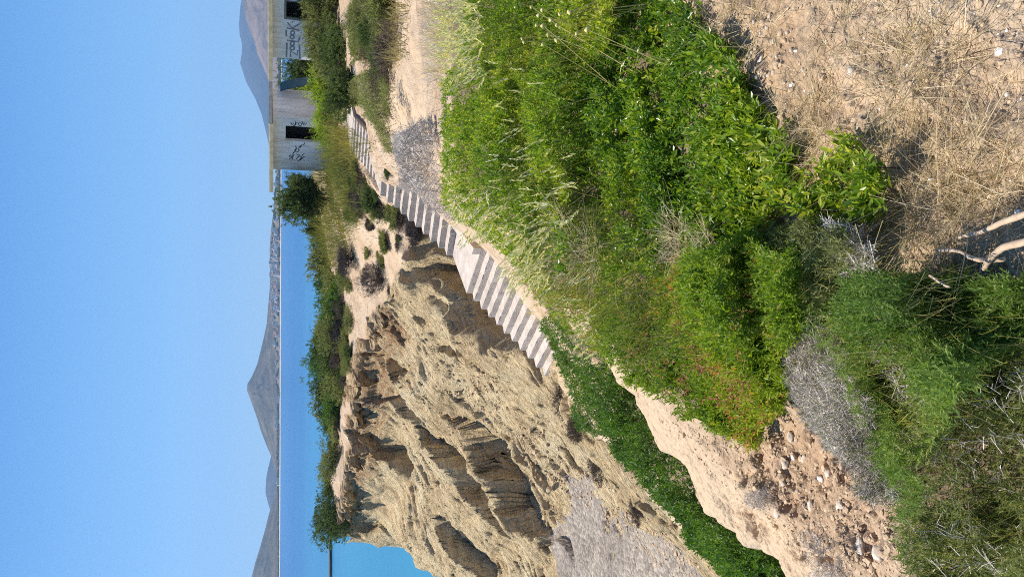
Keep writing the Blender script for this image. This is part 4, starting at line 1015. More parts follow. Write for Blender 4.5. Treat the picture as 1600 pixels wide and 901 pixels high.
# driftwood: bare weathered branches
def branch(name, label, pts, r0, r1, twigs=0):
    """a crooked bare branch through points (display x, display y, height above ground)."""
    Pp = []
    for dx, dy, h in pts:
        Y, kx, kz = hit(np.array([901. - dy]), np.array([float(dx)]), h, .6, 6); Pp.append(np.array([kx[0] * Y[0], Y[0], kz[0] * Y[0]]))
    Pp = np.array(Pp); m = 8 * (len(Pp) - 1) + 1
    s = np.linspace(0, len(Pp) - 1, m); C = np.stack([np.interp(s, range(len(Pp)), Pp[:, k]) for k in range(3)], -1)
    for _ in range(3): C[1:-1] = (C[:-2] + 2 * C[1:-1] + C[2:]) / 4
    C += .0015 * np.stack([fbm(s * 2, 0, k, 3, 60 + k) for k in range(3)], -1)
    rad = np.linspace(r0, r1, m) * (1 + .2 * fbm(s * 3, 1, 0, 3, 66))
    D = unit(np.gradient(C, axis=0)); u, w = perp(D); ring = 8; V = []
    for q in range(ring):
        c, sn = math.cos(q * 2 * math.pi / ring), math.sin(q * 2 * math.pi / ring); V.append(C + (u * c + w * sn) * rad[:, None])
    V = np.stack(V, 1).reshape(-1, 3); b = np.arange(m - 1)[:, None] * ring
    F = np.concatenate([b + np.array([[q, (q + 1) % ring, ring + (q + 1) % ring, ring + q]]) for q in range(ring)])
    V = np.concatenate([V, C[:1], C[-1:]]); nC = m * ring
    Fc = np.array([[(q + 1) % ring, q, nC] for q in range(ring)] + [[(m - 1) * ring + q, (m - 1) * ring + (q + 1) % ring, nC + 1] for q in range(ring)])
    o = mesh_obj(name, V, [F, Fc], M['driftwood'], None, smooth=True); return tag(o, label, 'branch')
branch('driftwood', 'long smooth weathered branch on top of the straw', [(1496,368,.20),(1530,362,.22),(1565,346,.25),(1625,322,.27)], .0035, .0065)
branch('driftwood', 'forked thick weathered branch with a broken stub end', [(1536,417,.20),(1548,400,.22),(1568,384,.24),(1625,368,.25)], .0055, .007)
branch('driftwood', 'twisted half-buried weathered branch lying in the shrub', [(1462,388,.20),(1500,390,.20),(1520,402,.21),(1545,405,.20),(1570,402,.2)], .0035, .005)
branch('driftwood', 'short pale stick lying on the needle-leaved shrub', [(1452,427,.30),(1466,438,.31),(1485,447,.30)], .0025, .002)

# slender green grass standing through the low shrubs
def tall_blades(name, poly, n, lift, L, mat, lean, wd=.004, ymin=3):
    q = rng.random(n)
    P, ok = on_ground(poly, n, lift * (.5 + .6 * q), ymin, 12); n = len(P)
    A = unit(np.array(lean)[None, :] + rng.normal(size=(n, 3)) * .35); Lr = rng.uniform(.5, 1.1, n) * L
    V, F, t, _, _ = blades(P - A * Lr[:, None] * .7, A, Lr, np.full(n, wd) * rng.uniform(.6, 1.2, n), rng.uniform(.05, .4, n), 4)
    return tag(mesh_obj(name, V, F, M[mat], None, t), kind='stuff')
tall_blades('tall_grass', disp([(735,-10),(700,100),(692,290),(722,345),(782,400),(900,515),(1000,560),(1000,400),(930,330),(880,300),(860,220),(880,120),(930,60),(950,-10)]), 1300, .5, .30, 'green_grass', (-.3, 0, .95), .0045)
tall_blades('tall_grass', disp([(790,290),(930,330),(1010,420),(1120,430),(1150,560),(1000,590),(900,515),(800,420)]), 800, .46, .26, 'green_grass', (-.4, 0, .9), .004, 2.5)

tall_blades('tall_grass', disp([(1400,560),(1640,440),(1640,960),(1450,960),(1400,820)]), 350, .30, .13, 'green_grass', (-.2, .1, .9), .0026, .8)
tall_blades('tall_grass', disp([(1230,400),(1330,380),(1480,430),(1500,600),(1400,680),(1290,520)]), 420, .3, .15, 'oat', (-.2, .1, .9), .0022, .9)

twiggy_shrub('dead_shrub', 'brown and grey dry stems thickening the heathy corner', 'shrub',
    disp([(1420,790),(1450,700),(1520,620),(1610,540),(1610,910),(1450,910)]), 170, .22, 'thorn_twig', (.03, .07), .0008, .8, 3, .6)
twiggy_shrub('dead_shrub', 'pale dry twigs in the dark hollow of the needle-leaved shrub', 'shrub',
    disp([(1330,470),(1420,500),(1470,570),(1500,620),(1450,650),(1380,580)]), 700, .22, 'gray_twig', (.03, .07), .0009, .8, 3, .5)
gravel('shingle_stones', disp([(868,745),(900,735),(960,765),(1040,820),(1100,880),(1100,901),(1060,901),(1000,850),(930,800),(880,775)]), 700, .026, 'tan_stone', 12, 40)
gravel('rock_fragments', disp([(620,560),(760,560),(880,690),(900,740),(860,800),(760,720),(650,640)]), 600, .04, 'tan_stone', 20, 45)

low_shrub('spiny_shrub', 'small green shrub in the shady dip between the red-flecked shrub and the grey twigs', 'shrub',
    disp([(1150,380),(1235,390),(1255,470),(1240,560),(1195,530),(1150,450)]), 1300, .24, 'leaf_red', (.05, .10), 11, .022, .008, False, 2.4, 1.4, 4, .9, .8, 0, seed=10, gap=.2, tintshift=.05)
# ---------------------------------------------------------------- plateau vegetation
def grass_field(name, poly, n, h, mat, wd=.012, kind='stuff', ymin=9, ymax=90, bend=.3, up=1.2, label=None, cat=None):
    q = rng.random(n)
    P, ok = on_ground(poly, n, h * .8 * q, ymin, ymax); n = len(P)
    if n == 0: return None
    kp = (fbm(P[:, 0] * .9, P[:, 1] * .9, 2, 3, 420) > -.22) | (rng.random(n) < .2); P = P[kp]; n = len(P)
    hv = .65 + .5 * np.clip(.5 + fbm(P[:, 0] * 1.1, P[:, 1] * 1.1, 5, 3, 430), 0, 1.2)
    P[:, 2] = height(P[:, 0], P[:, 1]) - .02
    A = rand_dirs(n, up, .6); L = rng.uniform(.4, 1.1, n) * h * hv
    tn = np.clip(.5 + .5 * fbm(P[:, 0] * .6, P[:, 1] * .6, 0, 3, 400) + .2 * rng.normal(size=n), 0, 1)
    V, F, t, _, _ = blades(P, A, L, rng.uniform(.6, 1.3, n) * wd, rng.uniform(.2, 1, n) * bend, 3, tn)
    o = mesh_obj(name, V, F, M[mat], None, t)
    return tag(o, kind='stuff') if kind else tag(o, label, cat)
twiggy_shrub('thorn_shrub', 'purplish grey leafless thorn shrub beside the upper stairs', 'shrub',
    disp([(618,290),(625,215),(650,195),(692,188),(692,290),(716,342),(690,330),(655,298)]), 6500, .55, 'thorn_twig', (.12, .30), .0042, 9.3, 30, .35)
low_shrub('scrub_bush', 'grey-green scrub wedged between the stair top and the footpath', 'shrub',
    disp([(546,150),(562,118),(590,110),(605,150),(612,200),(614,240),(606,242),(592,205),(568,172)]), 3200, .6, 'leaf_olive', (.15, .3), 9, .05, .014, False, .7, 12, 45, .9, .8, .2, seed=21)
grass_field('dry_grass', disp([(545,0),(600,0),(608,60),(602,110),(585,110),(552,90),(542,50)]), 3400, .45, 'dry_mix', .013)
grass_field('yellow_green_grass', disp([(476,165),(520,170),(535,215),(530,250),(545,330),(520,420),(500,400),(480,345),(476,270)]), 10000, 1.2, 'green_grass', .02)
grass_field('yellow_green_grass', disp([(505,240),(540,240),(545,420),(520,470),(500,430),(490,350)]), 2600, .4, 'green_grass', .022)
grass_field('dry_grass', disp([(500,660),(512,660),(516,700),(500,712),(490,690)]), 800, .5, 'green_grass', .03)
grass_field('grey_grass', disp([(655,0),(700,0),(735,0),(700,100),(690,180),(680,185),(665,140),(655,60)]), 3200, .26, 'gray_twig', .007)
grass_field('grey_grass', disp([(660,0),(735,0),(700,110),(690,180),(670,120)]), 1600, .28, 'oat', .007)
grass_field('plateau_tufts', disp([(530,215),(600,215),(640,330),(700,380),(640,400),(600,400),(560,380),(545,330),(530,260)]), 1500, .22, 'brown_twig', .012)
grass_field('plateau_tufts', disp([(515,430),(560,420),(610,440),(640,470),(560,500),(520,540),(520,640),(516,700),(512,560)]), 700, .25, 'brown_twig', .014)
grass_field('bank_grass', disp([(820,470),(842,490),(872,560),(882,630),(876,640),(862,590),(846,540),(830,505)]), 900, .22, 'oat', .007, ymin=9)
grass_field('bank_grass', disp([(880,625),(915,680),(925,700),(905,690),(885,650)]), 700, .3, 'straw', .008, ymin=9)

B = lambda *a, **k: round_shrub(*a, **k)
B('evergreen_tree', 'dark dense tree with bare lower limbs at the corner of the left building', 'tree', 589, 500, 43, 2.6, 2.8, 'leaf_dark', 5200, .12, .05, 9, None, 7)
B('evergreen_shrub', 'dark tall shrub filling the gap between the two buildings', 'shrub', 784, 497, 47.5, 3.0, 2.9, 'leaf_dark', 4200, .11, .045, 9)
B('evergreen_shrub', 'smaller olive shrub behind the teal panel', 'shrub', 764, 497, 49, 2.0, 2.4, 'leaf_olive', 2200, .11, .04, 9)
for a in [('grey-green bush at the frame edge under the doorway with the frame', 893, 530, 35, 2.5, 1.95), ('broad grey-green bush under the graffiti wall, second from the frame edge', 845, 534, 34.5, 2.7, 1.85),
          ('rounded grey-green bush at the corner of the graffiti wall', 795, 534, 34.5, 2.5, 1.75), ('low dark bush in front of the broad one by the graffiti wall', 815, 549, 31.5, 2.6, 1.25), ('dark bush edging the footpath beside the dry grass', 760, 558, 29, 2.0, 1.15), ('olive bush right of the top stair landing', 765, 548, 31.5, 1.3, .8)]:
    B('scrub_bush', a[0], 'shrub', *a[1:], 'leaf_dark' if 'dark' in a[0] else 'leaf_olive', 2400, .09, .034, 9, 'bushes in front of the buildings', sink=.15)
B('scrub_bush', 'vivid green bush in front of the gap between the buildings', 'shrub', 755, 520, 37, 2.2, 1.95, 'leaf_bright', 1900, .09, .03, 9, 'bushes in front of the buildings')
B('scrub_bush', 'yellow-green bush below the left building doorway', 'shrub', 705, 520, 37.5, 2.2, 1.75, 'leaf_bright', 1500, .10, .022, 9, 'bushes in front of the buildings')
hd = ['small bushy tree standing alone against the sea', 'rounded evergreen right after the lone small tree', 'evergreen with a flat crown in the hedge', 'tallest evergreen of the hedge', 'bulging evergreen in the middle of the hedge', 'paler evergreen in the hedge', 'dark evergreen where the hedge dips', 'wide evergreen towards the left of the hedge', 'low evergreen before the end of the hedge', 'round evergreen at the left end of the hedge', 'sparse end shrub of the hedge beside pale grass']
for i, (lb, px, Y, w, h) in enumerate(zip(hd, [541, 510, 480, 452, 424, 396, 368, 338, 308, 278, 250], [50, 52, 53, 53, 54, 54, 54, 54.5, 55, 55, 55], [1.3, 2.1, 2.2, 2.3, 2.5, 2.5, 2.3, 2.5, 2.5, 2.3, 1.9], [1.75, 1.85, 1.9, 2.15, 2.15, 2.2, 2.2, 2.4, 2.4, 2.1, 1.6])):
    B('evergreen_shrub', lb, 'shrub', px, 515, Y, w * 1.45, h * .85 + .45, ['leaf_dark', 'leaf_olive', 'leaf_dark', 'leaf_strip'][i % 4], 3400, .11, .05, 8, 'hedge of evergreens on the plateau edge', depth=w * .9, sink=.8, lobes=7)
fr = [(455, 518, 48, 2.0, 1.3, 'olive', 'olive bush in front of the tallest evergreen'), (418, 524, 47.5, 2.2, 1.5, 'strip', 'green bush leaning against the hedge front'), (380, 524, 48, 2.2, 1.6, 'olive', 'broad olive bush at the hedge front'), (342, 522, 49, 2.2, 1.6, 'dark', 'dark bush at the hedge front'), (305, 522, 50, 2.2, 1.6, 'olive', 'mottled olive bush at the left hedge front'), (268, 520, 51, 2.0, 1.4, 'strip', 'bright bush at the left hedge end')]
for px, py, Y, w, h, mt, lb in fr: B('scrub_bush', lb, 'shrub', px, py, Y, w * 1.3, h + .35, 'leaf_' + mt, 2800, .10, .045, 8, 'bushes along the front of the hedge', sink=.55, lobes=7)
B('evergreen_shrub', 'windswept dark bush alone on the tip of the headland', 'shrub', 90, 521, 55.5, 4.3, 2.9, 'leaf_dark', 6500, .09, .045, 9, lobes=9, sink=1.15, rag=.15)
B('scrub_bush', 'small shrub between the pale grass and the headland bush', 'shrub', 180, 518, 54, 2.6, 1.5, 'leaf_olive', 2200, .09, .036, 8, sink=.5)
B('scrub_bush', 'low dark shrub left of the pale grass', 'shrub', 148, 521, 55, 2.2, 1.0, 'leaf_dark', 1600, .09, .036, 8, sink=.4)
gb = [(497, 556, 40.5, 1.95, 1.05, 'domed dark twiggy bush alone on the pale ground'), (462, 603, 36.5, 1.95, 1.35, 'dark ragged bush nearest the cliff edge'), (536, 652, 29.5, 1.25, .55, 'dark twiggy bush beside the upper stairs'), (606, 556, 35.5, 1.4, .5, 'grey bush left of the stair top'), (588, 576, 33.2, 1.1, .42, 'small grey bush below the stair top'), (574, 592, 31.5, .9, .4, 'grey twiggy bush hugging the stair flight'), (575, 560, 35, 1.3, .45, 'flat grey bush on the bare ground'), (547, 604, 34, .6, .3, 'tiny grey bush on the bare ground'),
      (420, 540, 46, 1.7, .75, 'grey bush under the hedge on the cliff rim'), (385, 541, 46.5, 1.8, .85, 'dark hollow bush on the cliff rim'), (350, 540, 47.5, 1.7, .8, 'grey tangled bush on the rim'), (316, 541, 48, 1.6, .6, 'thin grey bush on the left rim'), (520, 612, 33, .9, .35, 'olive tuft near the hollow')]
for i, (px, py, Y, w, h, lb) in enumerate(gb): B('dry_bush', lb, 'shrub', px, py, Y, w, h, 'dark_twig' if i in (0, 1, 2, 9) else ('brown_twig' if i % 3 else 'leaf_olive'), 2300, .07, .013, 9, 'dry bushes on the bare plateau', trunk=True, twigmat='brown_twig', sink=.08, rag=.35)

# low scrub dotted over the bare ground: copies of a few grown bushes
def scrub_copies(protos, poly, n, smin, smax, label, group, name):
    P, ok = on_ground(poly, n, .1, 12, 70)
    for i, p in enumerate(P):
        r = protos[i % len(protos)]; o = r.copy(); COL.objects.link(o)
        for k in [c for c in COL.objects if c.parent == r]:
            c = k.copy(); COL.objects.link(c); c.parent = o
        o.name = name; o.location = (p[0], p[1], float(height(p[0], p[1])) - .05); sc_ = random.uniform(smin, smax)
        o.rotation_euler = (0, 0, random.random() * 6.28); o.scale = (sc_ * random.uniform(.8, 1.3), sc_ * random.uniform(.8, 1.2), sc_ * random.uniform(.7, 1.1)); tag(o, label, 'shrub', group)
gp_ = 'low scrub dotted over the plateau'
pr = [B('low_scrub', 'low olive scrub tuft dotted on the plateau beside the stairs', 'shrub', *a[:4], a[4], a[5], 1100, .06, a[6], 9, gp_, twigmat='brown_twig', sink=.05, rag=.4) for a in
      [(622, 546, 36.5, 1.0, .45, 'leaf_olive', .018), (590, 553, 35, .9, .35, 'brown_twig', .008), (640, 540, 37.5, 1.1, .5, 'leaf_olive', .012), (566, 548, 37.5, .9, .4, 'leaf_dark', .016)]]
lb1 = 'low olive scrub tuft dotted on the plateau beside the stairs'
scrub_copies(pr, disp([(528,250),(548,262),(572,285),(600,318),(640,345),(650,375),(610,345),(570,335),(548,335),(533,290)]), 34, .6, 1.3, lb1, gp_, 'low_scrub')
scrub_copies(pr, disp([(545,-5),(600,-5),(605,60),(600,105),(560,100),(545,60)]), 13, .8, 1.6, 'low scrub tuft among dry grass along the far side of the footpath', 'low scrub beside the footpath', 'low_scrub')
scrub_copies(pr, disp([(596,262),(640,300),(690,350),(690,362),(640,318),(598,275)]), 6, .35, .6, 'small weed tuft growing along the right edge of the upper steps', 'weeds along the upper steps', 'low_scrub')
scrub_copies(pr, disp([(760,430),(800,470),(850,510),(870,560),(845,520),(790,470)]), 7, .3, .5, 'small weed tuft in the sand beside the lower steps', 'weeds along the lower steps', 'low_scrub')
lb2 = 'low scrub tuft scattered below the hedge along the cliff rim'
for o in list(COL.objects):
    pass
scrub_copies(pr, disp([(512,430),(535,425),(548,480),(540,560),(538,640),(532,700),(520,720),(512,640),(512,540)]), 74, .6, 1.5, lb2, 'low scrub along the cliff rim', 'low_scrub')
scrub_copies(pr, disp([(560,345),(640,380),(625,440),(600,480),(570,400)]), 7, .4, .8, 'small scrub tuft on the pale bare ground above the hollow', 'scrub tufts above the hollow', 'low_scrub')

# ---------------------------------------------------------------- buildings
FA = math.radians(-37)
fdir = np.array([math.sin(FA), math.cos(FA)]); ndir = np.array([-fdir[1], fdir[0]])
if ndir[1] > 0: ndir = -ndir
gdir = -ndir
def t_at(c, d, px, py):
    """how far along direction d from corner c the facade crosses a photo column."""
    v = (CY - py) / FPX; k = ((px - CX) / FPX) / (CP + v * SP)
    return (k * c[1] - c[0]) / (d[0] - k * d[1])
def prism(poly, z0, z1, z1b=None):
    n = len(poly); zt = z1 if z1b is None else z1b
    V = np.array([(x, y, z0) for x, y in poly] + [(x, y, z) for (x, y), z in zip(poly, zt if hasattr(zt, '__len__') else [zt] * n)], float)
    return V, n
def wall_panel(name, c, d, t0, t1, z0, z1, th, mat, parent, holes=(), off=0.0):
    """a wall along d from c, between t0 and t1, with rectangular openings, th thick inwards."""
    ts = sorted({t0, t1, *[h[0] for h in holes], *[h[1] for h in holes]}); zs = sorted({z0, z1, *[h[2] for h in holes], *[h[3] for h in holes]})
    inn = th * np.array([d[1], -d[0]]); inn = inn if np.dot(inn, INW) > 0 else -inn
    Vl, Fl = [], []
    for i in range(len(ts) - 1):
        for j in range(len(zs) - 1):
            tm, zm = (ts[i] + ts[i + 1]) / 2, (zs[j] + zs[j + 1]) / 2
            if any(h[0] < tm < h[1] and h[2] < zm < h[3] for h in holes): continue
            b = len(Vl)
            for tq, zq in ((ts[i], zs[j]), (ts[i + 1], zs[j]), (ts[i + 1], zs[j + 1]), (ts[i], zs[j + 1])):
                p = c + d * tq; Vl.append((p[0], p[1], zq))
            for tq, zq in ((ts[i], zs[j]), (ts[i + 1], zs[j]), (ts[i + 1], zs[j + 1]), (ts[i], zs[j + 1])):
                p = c + d * tq + inn; Vl.append((p[0], p[1], zq))
            Fl += [(b, b + 1, b + 2, b + 3), (b + 7, b + 6, b + 5, b + 4)]
            for h in ((0, 1), (1, 2), (2, 3), (3, 0)): Fl.append((b + h[1], b + h[0], b + 4 + h[0], b + 4 + h[1]))
    # drop faces shared by neighbouring blocks
    key = {}
    for f in Fl:
        k = tuple(sorted(tuple(np.round(Vl[v], 4)) for v in f)); key.setdefault(k, []).append(f)
    Fl = [fs[0] for fs in key.values() if len(fs) == 1]
    return mesh_obj(name, np.array(Vl), np.array(Fl), M[mat], parent)
def strokes(name, c, d, segs, w, mat, parent):
    """paint strokes on a facade: each a polyline of (t, z)."""
    Vl, Fl = [], []; o = -INW * .006 / np.hypot(*INW)
    for sg in segs:
        sg = np.array(sg, float); tg = unit(np.gradient(sg, axis=0)); nm = np.stack([-tg[:, 1], tg[:, 0]], -1); b = len(Vl)
        for p, n_ in zip(sg, nm):
            for s in (-1, 1):
                q = p + n_ * w * .5 * s; xy = c + d * q[0] + o; Vl.append((xy[0], xy[1], q[1]))
        for i in range(len(sg) - 1): Fl.append((b + 2 * i, b + 2 * i + 1, b + 2 * i + 3, b + 2 * i + 2))
    return mesh_obj(name, np.array(Vl), np.array(Fl), M[mat], parent)
def arc(cx_, cy_, rx, ry, a0=0, a1=360, n=18):
    a = np.radians(np.linspace(a0, a1, n)); return np.stack([cx_ + rx * np.cos(a), cy_ + ry * np.sin(a)], -1)
INW = gdir.copy()
def zrow(py, Y): return float(slope_of(py)) * Y
def building(label, cpx, Y, length, left_over, door_px, door_py, roof_py, floor, depth, frame=False, right_side=True):
    c0 = np.array(PT(cpx, 440, Y))[:2]                                  # right-hand or left-hand near corner on the facade
    root = thing('abandoned_building', label, 'building', (float(c0[0]), float(c0[1]), floor), 'flat-roofed abandoned buildings')
    return root, c0
# left building: the corner nearest us is its right-hand one
bl, c2 = building('small abandoned flat-roofed building on the left with black graffiti beside its dark doorway', 716, 40.0, 0, 0, 0, 0, 0, -2.7, 0)
zr = zrow(424.5, 40); zf_ = -2.75
tl = t_at(c2, fdir, 635, 440); d0, d1 = t_at(c2, fdir, 703, 450), t_at(c2, fdir, 680, 450); ts_ = t_at(c2, gdir, 757, 440)
ztop = zrow(445.5, 40.6)
wall_panel('wall', c2, fdir, 0, tl, zf_, zr - .02, .18, 'wall', bl, [(d0, d1, zf_ - 1, ztop)])
INW = fdir.copy(); wall_panel('wall', c2 + gdir * .185, gdir, 0, ts_, zf_, zr - .02, .18, 'wall', bl)
wall_panel('wall', c2 + fdir * tl + gdir * .185, gdir, 0, ts_, zf_, zr - .02, .18, 'wall', bl) if False else None
INW = -fdir.copy(); wall_panel('wall', c2 + fdir * tl + gdir * .185, gdir, 0, ts_, zf_, zr - .02, .18, 'wall', bl)
INW = -gdir.copy(); wall_panel('wall', c2 + gdir * (ts_ + .19), fdir, .19, tl - .19, zf_, zr - .02, .18, 'wall', bl)
INW = gdir.copy()
def roof(c, t0, t1, g0, g1, z, th, parent, drop_=0.0):
    pts = [c + fdir * t0 + gdir * g0, c + fdir * t1 + gdir * g0, c + fdir * t1 + gdir * g1, c + fdir * t0 + gdir * g1]
    zb = [z, z, z - drop_, z - drop_]
    V = np.array([(p[0], p[1], q) for p, q in zip(pts, zb)] + [(p[0], p[1], q + th) for p, q in zip(pts, zb)])
    F = np.array([(0, 1, 2, 3), (7, 6, 5, 4), (1, 0, 4, 5), (2, 1, 5, 6), (3, 2, 6, 7), (0, 3, 7, 4)])
    return mesh_obj('roof', V, F, M['roof_slab'], parent)
rf = roof(c2, -.22, tl + 1.0, -.75, ts_ + .5, zr, .17, bl, .0)
V, F = None, None
def fascia(c, t0, t1, g, z, th, parent):
    a, b = c + fdir * t0 + gdir * g, c + fdir * t1 + gdir * g
    V, F = slab([a, b, b - gdir * .03, a - gdir * .03], z, z + th); return mesh_obj('fascia', V, F, M['fascia'], parent)
fascia(c2, -.22, tl + 1.0, -.753, zr - .05, .16, rf)
V, F = slab([c2 + fdir * (d0 - .02) + gdir * .75, c2 + fdir * (d1 + .6) + gdir * .75, c2 + fdir * (d1 + .6) + gdir * .78, c2 + fdir * (d0 - .02) + gdir * .78], zf_, ztop + .1); mesh_obj('interior_shade_panel', V, F, M['painted_shade'], bl)  # flat panel behind the opening, the room's shade painted as near-black
# scrawled tags
u_ = lambda px, py: (t_at(c2, fdir, px, py), zrow(py, 40.8))
sc = []
def poly_px(pts): return [u_(901 - b, a) for a, b in pts]
for pts in [[(453,247),(451.5,244),(454,243),(455,247),(457,250),(458,246),(456,244)], [(452,250),(460,243),(457,243),(463,232),(461,229)], [(461,238),(463,233),(466,233),(467,236),(465,239),(462,238)], [(466,231),(469,230),(470,228)], [(468,233),(472,227),(474,228),(476,224)], [(463,250),(466,246),(470,245),(471,248),(467,253),(464,253)], [(464,243),(468,243),(467,247)], [(470,252),(473,243),(476,241)], [(472,250),(475,246),(478,246)],
            [(453,192),(455,196),(458,198),(460,198)], [(457,193),(459,197),(463,192),(466,196)], [(460,191),(461,197)], [(465,197),(469,198),(470,194),(467,192),(465,195)], [(470,191),(474,197)], [(473,192),(476,196),(478,193)]]:
    sc.append(poly_px(pts))
strokes('graffiti', c2, fdir, sc, .045, 'paint_black', bl)
# right building: cut by the frame; its left-hand corner is seen
br, c1 = building('abandoned flat-roofed building at the frame edge painted with grey ZOOLOOK graffiti', 809, 38.0, 0, 0, 0, 0, 0, -2.6, 0)
zr1 = zrow(423, 37); z1f = -2.7; tr = -7.0
e0, e1 = t_at(c1, fdir, 899, 450), t_at(c1, fdir, 868.5, 450); zt1 = zrow(442.5, 36.5)
wall_panel('wall', c1, fdir, tr, 0, z1f, zr1 - .02, .18, 'wall', br, [(e0, e1, z1f - 1, zt1)])
INW = -fdir.copy(); wall_panel('wall', c1 + gdir * .185, gdir, 0, 5.0, z1f, zr1 - .02, .18, 'wall', br)
INW = fdir.copy(); wall_panel('wall', c1 + fdir * tr + gdir * .185, gdir, 0, 5.0, z1f, zr1 - .02, .18, 'wall', br)
INW = -gdir.copy(); wall_panel('wall', c1 + gdir * 5.19, fdir, tr + .19, -.19, z1f, zr1 - .02, .18, 'wall', br)
INW = gdir.copy()
rf1 = roof(c1, tr - .4, .75, -.75, 5.6, zr1, .17, br)
fascia(c1, tr - .4, .75, -.753, zr1 - .05, .16, rf1)
V, F = slab([c1 + fdir * (e0 - .6) + gdir * .75, c1 + fdir * (e1 + .1) + gdir * .75, c1 + fdir * (e1 + .1) + gdir * .78, c1 + fdir * (e0 - .6) + gdir * .78], z1f, zt1 + .1); mesh_obj('interior_shade_panel', V, F, M['painted_shade'], br)  # near-black sheet again, shade of the unlit room put into colour
fw = .09
def framebar(t0, t1, z0, z1):
    a, b = c1 + fdir * t0 + gdir * .03, c1 + fdir * t1 + gdir * .03
    return slab([a, b, b + gdir * .1, a + gdir * .1], z0, z1)
parts = [framebar(e1 - fw, e1 - .004, z1f, zt1 - .004), framebar(e0 + .004, e0 + fw, z1f, zt1 - .004), framebar(e0 + fw, e1 - fw, zt1 - fw, zt1 - .006)]
Vj, Fj, _ = join([(v, f, np.zeros(len(v))) for v, f in parts]); mesh_obj('door_frame', Vj, Fj, M['frame'], br)
def u1(a, b): return (t_at(c1, fdir, 901 - b, a), zrow(a, 37.3))
lt = [[(453,90.5),(453,81),(464,88),(464,80)],[*[(455.5 + 3.2 * math.sin(q), 76.6 + 3.3 * math.cos(q)) for q in np.linspace(0, 6.3, 14)]],[*[(455.5 + 3.0 * math.sin(q), 69.6 + 3.2 * math.cos(q)) for q in np.linspace(0, 6.3, 14)]],[(447,64.5),(455,65.5),(465,67),(466.5,59.5)],
      [*[(455 + 3 * math.sin(q), 59.5 + 3.0 * math.cos(q)) for q in np.linspace(0, 6.3, 14)]],[*[(455.5 + 3 * math.sin(q), 52.8 + 3.0 * math.cos(q)) for q in np.linspace(0, 6.3, 14)]],[(446.5,45),(458,47),(466,49)],[(447.5,36.5),(455,45.5),(466,38.5)],
      [(446,58.5),(445.5,48)],[(446.5,91),(447,68)],[(466.5,70),(468,96)]]
strokes('graffiti', c1, fdir, [[u1(a, b) for a, b in s] for s in lt], .075, 'paint_grey', br)
# arched teal panel leaning at the far end of the left building's side wall
pts = []
a0 = c2 + gdir * (ts_ - .35) - fdir * .25
th_ = np.linspace(0, 1.25, 10); Vp = []
for side_ in (0, 1):
    for wv in (0, .75):
        for q in th_:
            p = a0 - fdir * (math.sin(q) * .55 + side_ * .05) + gdir * wv * .9
            Vp.append((p[0], p[1], -2.4 + 2.3 * (1 - (1 - math.cos(q)) * .35) * (1 - q / 1.25 * .55)))
Vp = np.array(Vp); ix = np.arange(40).reshape(2, 2, 10); Fp = []
for i in range(9):
    Fp += [(ix[0,0,i], ix[0,1,i], ix[0,1,i+1], ix[0,0,i+1]), (ix[1,0,i+1], ix[1,1,i+1], ix[1,1,i], ix[1,0,i]), (ix[0,0,i], ix[0,0,i+1], ix[1,0,i+1], ix[1,0,i]), (ix[0,1,i+1], ix[0,1,i], ix[1,1,i], ix[1,1,i+1])]
Fp += [(ix[0,0,0], ix[1,0,0], ix[1,1,0], ix[0,1,0]), (ix[0,0,9], ix[0,1,9], ix[1,1,9], ix[1,0,9])]
tag(mesh_obj('curved_panel', Vp, np.array(Fp), M['teal']), 'dark teal curved panel leaning on the side wall of the left building', 'panel')
# two dark brown pads on the top landing
M['brown_pad'] = plain('brown_pad', (.085, .05, .045), .7, .2, 20, .2, .004)
for dx, dy, lb in [(538, 193, 'dark brown pad on the top stair landing, the one farther from the steps'), (541, 205, 'dark brown pad on the top stair landing, the one nearer the steps')]:
    Yp = 35.0; p = np.array(PT(901 - dy, dx, Yp)); p[2] = float(end[2]) + .10
    p[:2] = np.array(PT(901 - dy, dx, end[2] / float(slope_of(dx))))[:2]
    tag(lump('floor_pad', p, .24, 'brown_pad', None, (1.0, .9, .28), dx, 2, .12), lb, 'pad')
# low rock ledge awash in the sea
xs_ = [PT(q, 523, 160)[0] for q in (-30, 64)]
o = lump('rock_reef', (sum(xs_) / 2, 160, SEA + .05), 1.0, 'bark', None, ((xs_[1] - xs_[0]) / 2, 1.6, .42), 3, 3, .3); tag(o, 'long thin dark rock ledge breaking the sea off the headland', 'rock')

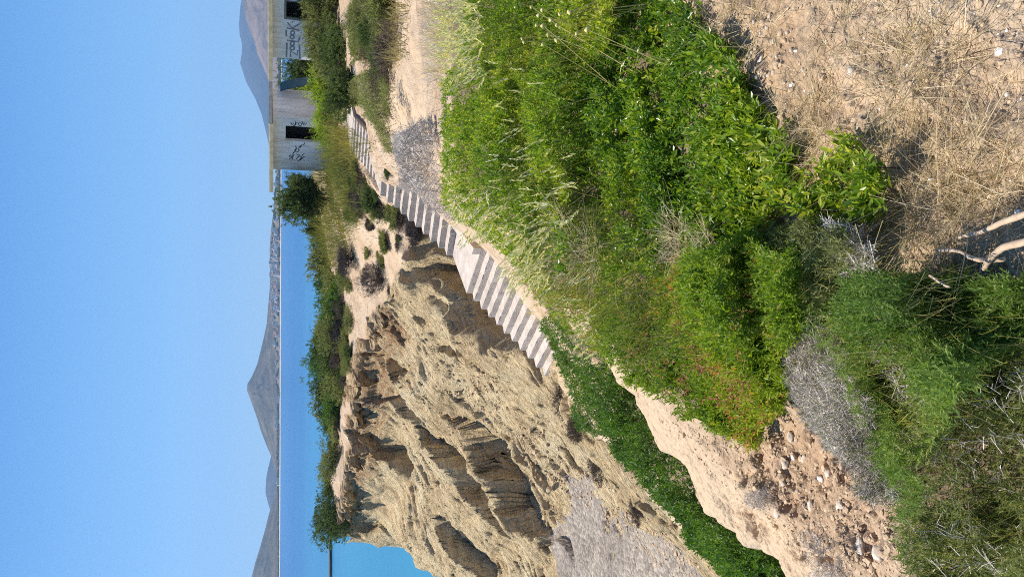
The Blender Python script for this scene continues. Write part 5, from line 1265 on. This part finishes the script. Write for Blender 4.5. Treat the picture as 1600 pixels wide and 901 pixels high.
# ---------------------------------------------------------------- houses across the bay
M['white_house'] = plain('white_house', (.60, .58, .55), .85, .06, .2, 0, .01)
M['cream_house'] = plain('cream_house', (.46, .39, .31), .85, .1, .2, 0, .01)
def house(mat, w, d, h, pitched):
    V, F = box(-w / 2, w / 2, -d / 2, d / 2, -3, h)
    if pitched:
        V2 = np.array([(-w / 2 - .4, -d / 2 - .4, h), (w / 2 + .4, -d / 2 - .4, h), (w / 2 + .4, d / 2 + .4, h), (-w / 2 - .4, d / 2 + .4, h), (-w / 4, 0, h + 2.2), (w / 4, 0, h + 2.2)])
        V2[:, 2] += .02
        root = mesh_obj('house', V, F, M[mat]); r = mesh_obj('roof', V2, [np.array([(0, 1, 5, 4), (2, 3, 4, 5), (3, 2, 1, 0)]), np.array([(1, 2, 5), (3, 0, 4)])], M['roof_tile'], root)
        return root, [r]
    root = mesh_obj('house', V, F, M[mat])
    V2, F2 = box(-w * .22, w * .22, -d * .2, d * .2, h + .01, h + 2.4); r = mesh_obj('stair_tower', V2, F2, M[mat], root)
    return root, [r]
M['roof_tile'] = plain('roof_tile', (.30, .17, .12), .9, .2, .5, 0, .01)
protos = [house('white_house', 13, 10, 8, False), house('white_house', 10, 9, 6, True), house('cream_house', 12, 10, 9, True), house('white_house', 20, 11, 10, False)]
hx, hy = [], []
while len(hx) < 165:
    px = random.gauss(448, 52) if random.random() < .82 else random.uniform(140, 640)
    y = 2600 + 470 * random.random() ** 1.4
    if not 130 < px < 680: continue
    hx.append((px - CX) / FPX * y / 1.05); hy.append(y)
hx, hy = np.array(hx), np.array(hy); hzz = hz_on(hillF, hx, hy)
lbs = ['white flat-roofed house in the town across the bay', 'white house with a tiled roof in the town across the bay', 'cream house with a tiled roof in the town across the bay', 'long white block in the town across the bay']
for i in range(len(hx)):
    r, kids = protos[i % 4]
    if i >= 4:
        o = r.copy(); COL.objects.link(o)
        for k in kids:
            c = k.copy(); COL.objects.link(c); c.parent = o
    else: o = r
    o.location = (hx[i], hy[i], hzz[i]); o.rotation_euler = (0, 0, random.uniform(-.6, .6)); o.scale = (random.uniform(.7, 1.3), 1, random.uniform(.7, 1.2))
    tag(o, lbs[i % 4], 'house', 'houses of the far town')

for lb, px, py, Y, w, h in [('dry tuft on the tan slope between shingle and dark bushes', 178, 940, 16.5, .9, .3), ('withered tuft at the foot of the stairs', 275, 868, 20, 1.1, .4), ('brown tuft low on the tan slope', 120, 1000, 13.6, .7, .25), ('grey tuft beside the bush band', 235, 925, 14.5, .8, .28)]:
    B('dry_bush', lb, 'shrub', px, py, Y, w, h, 'brown_twig', 900, .05, .008, 9, None, twigmat='brown_twig', sink=.05, rag=.4)
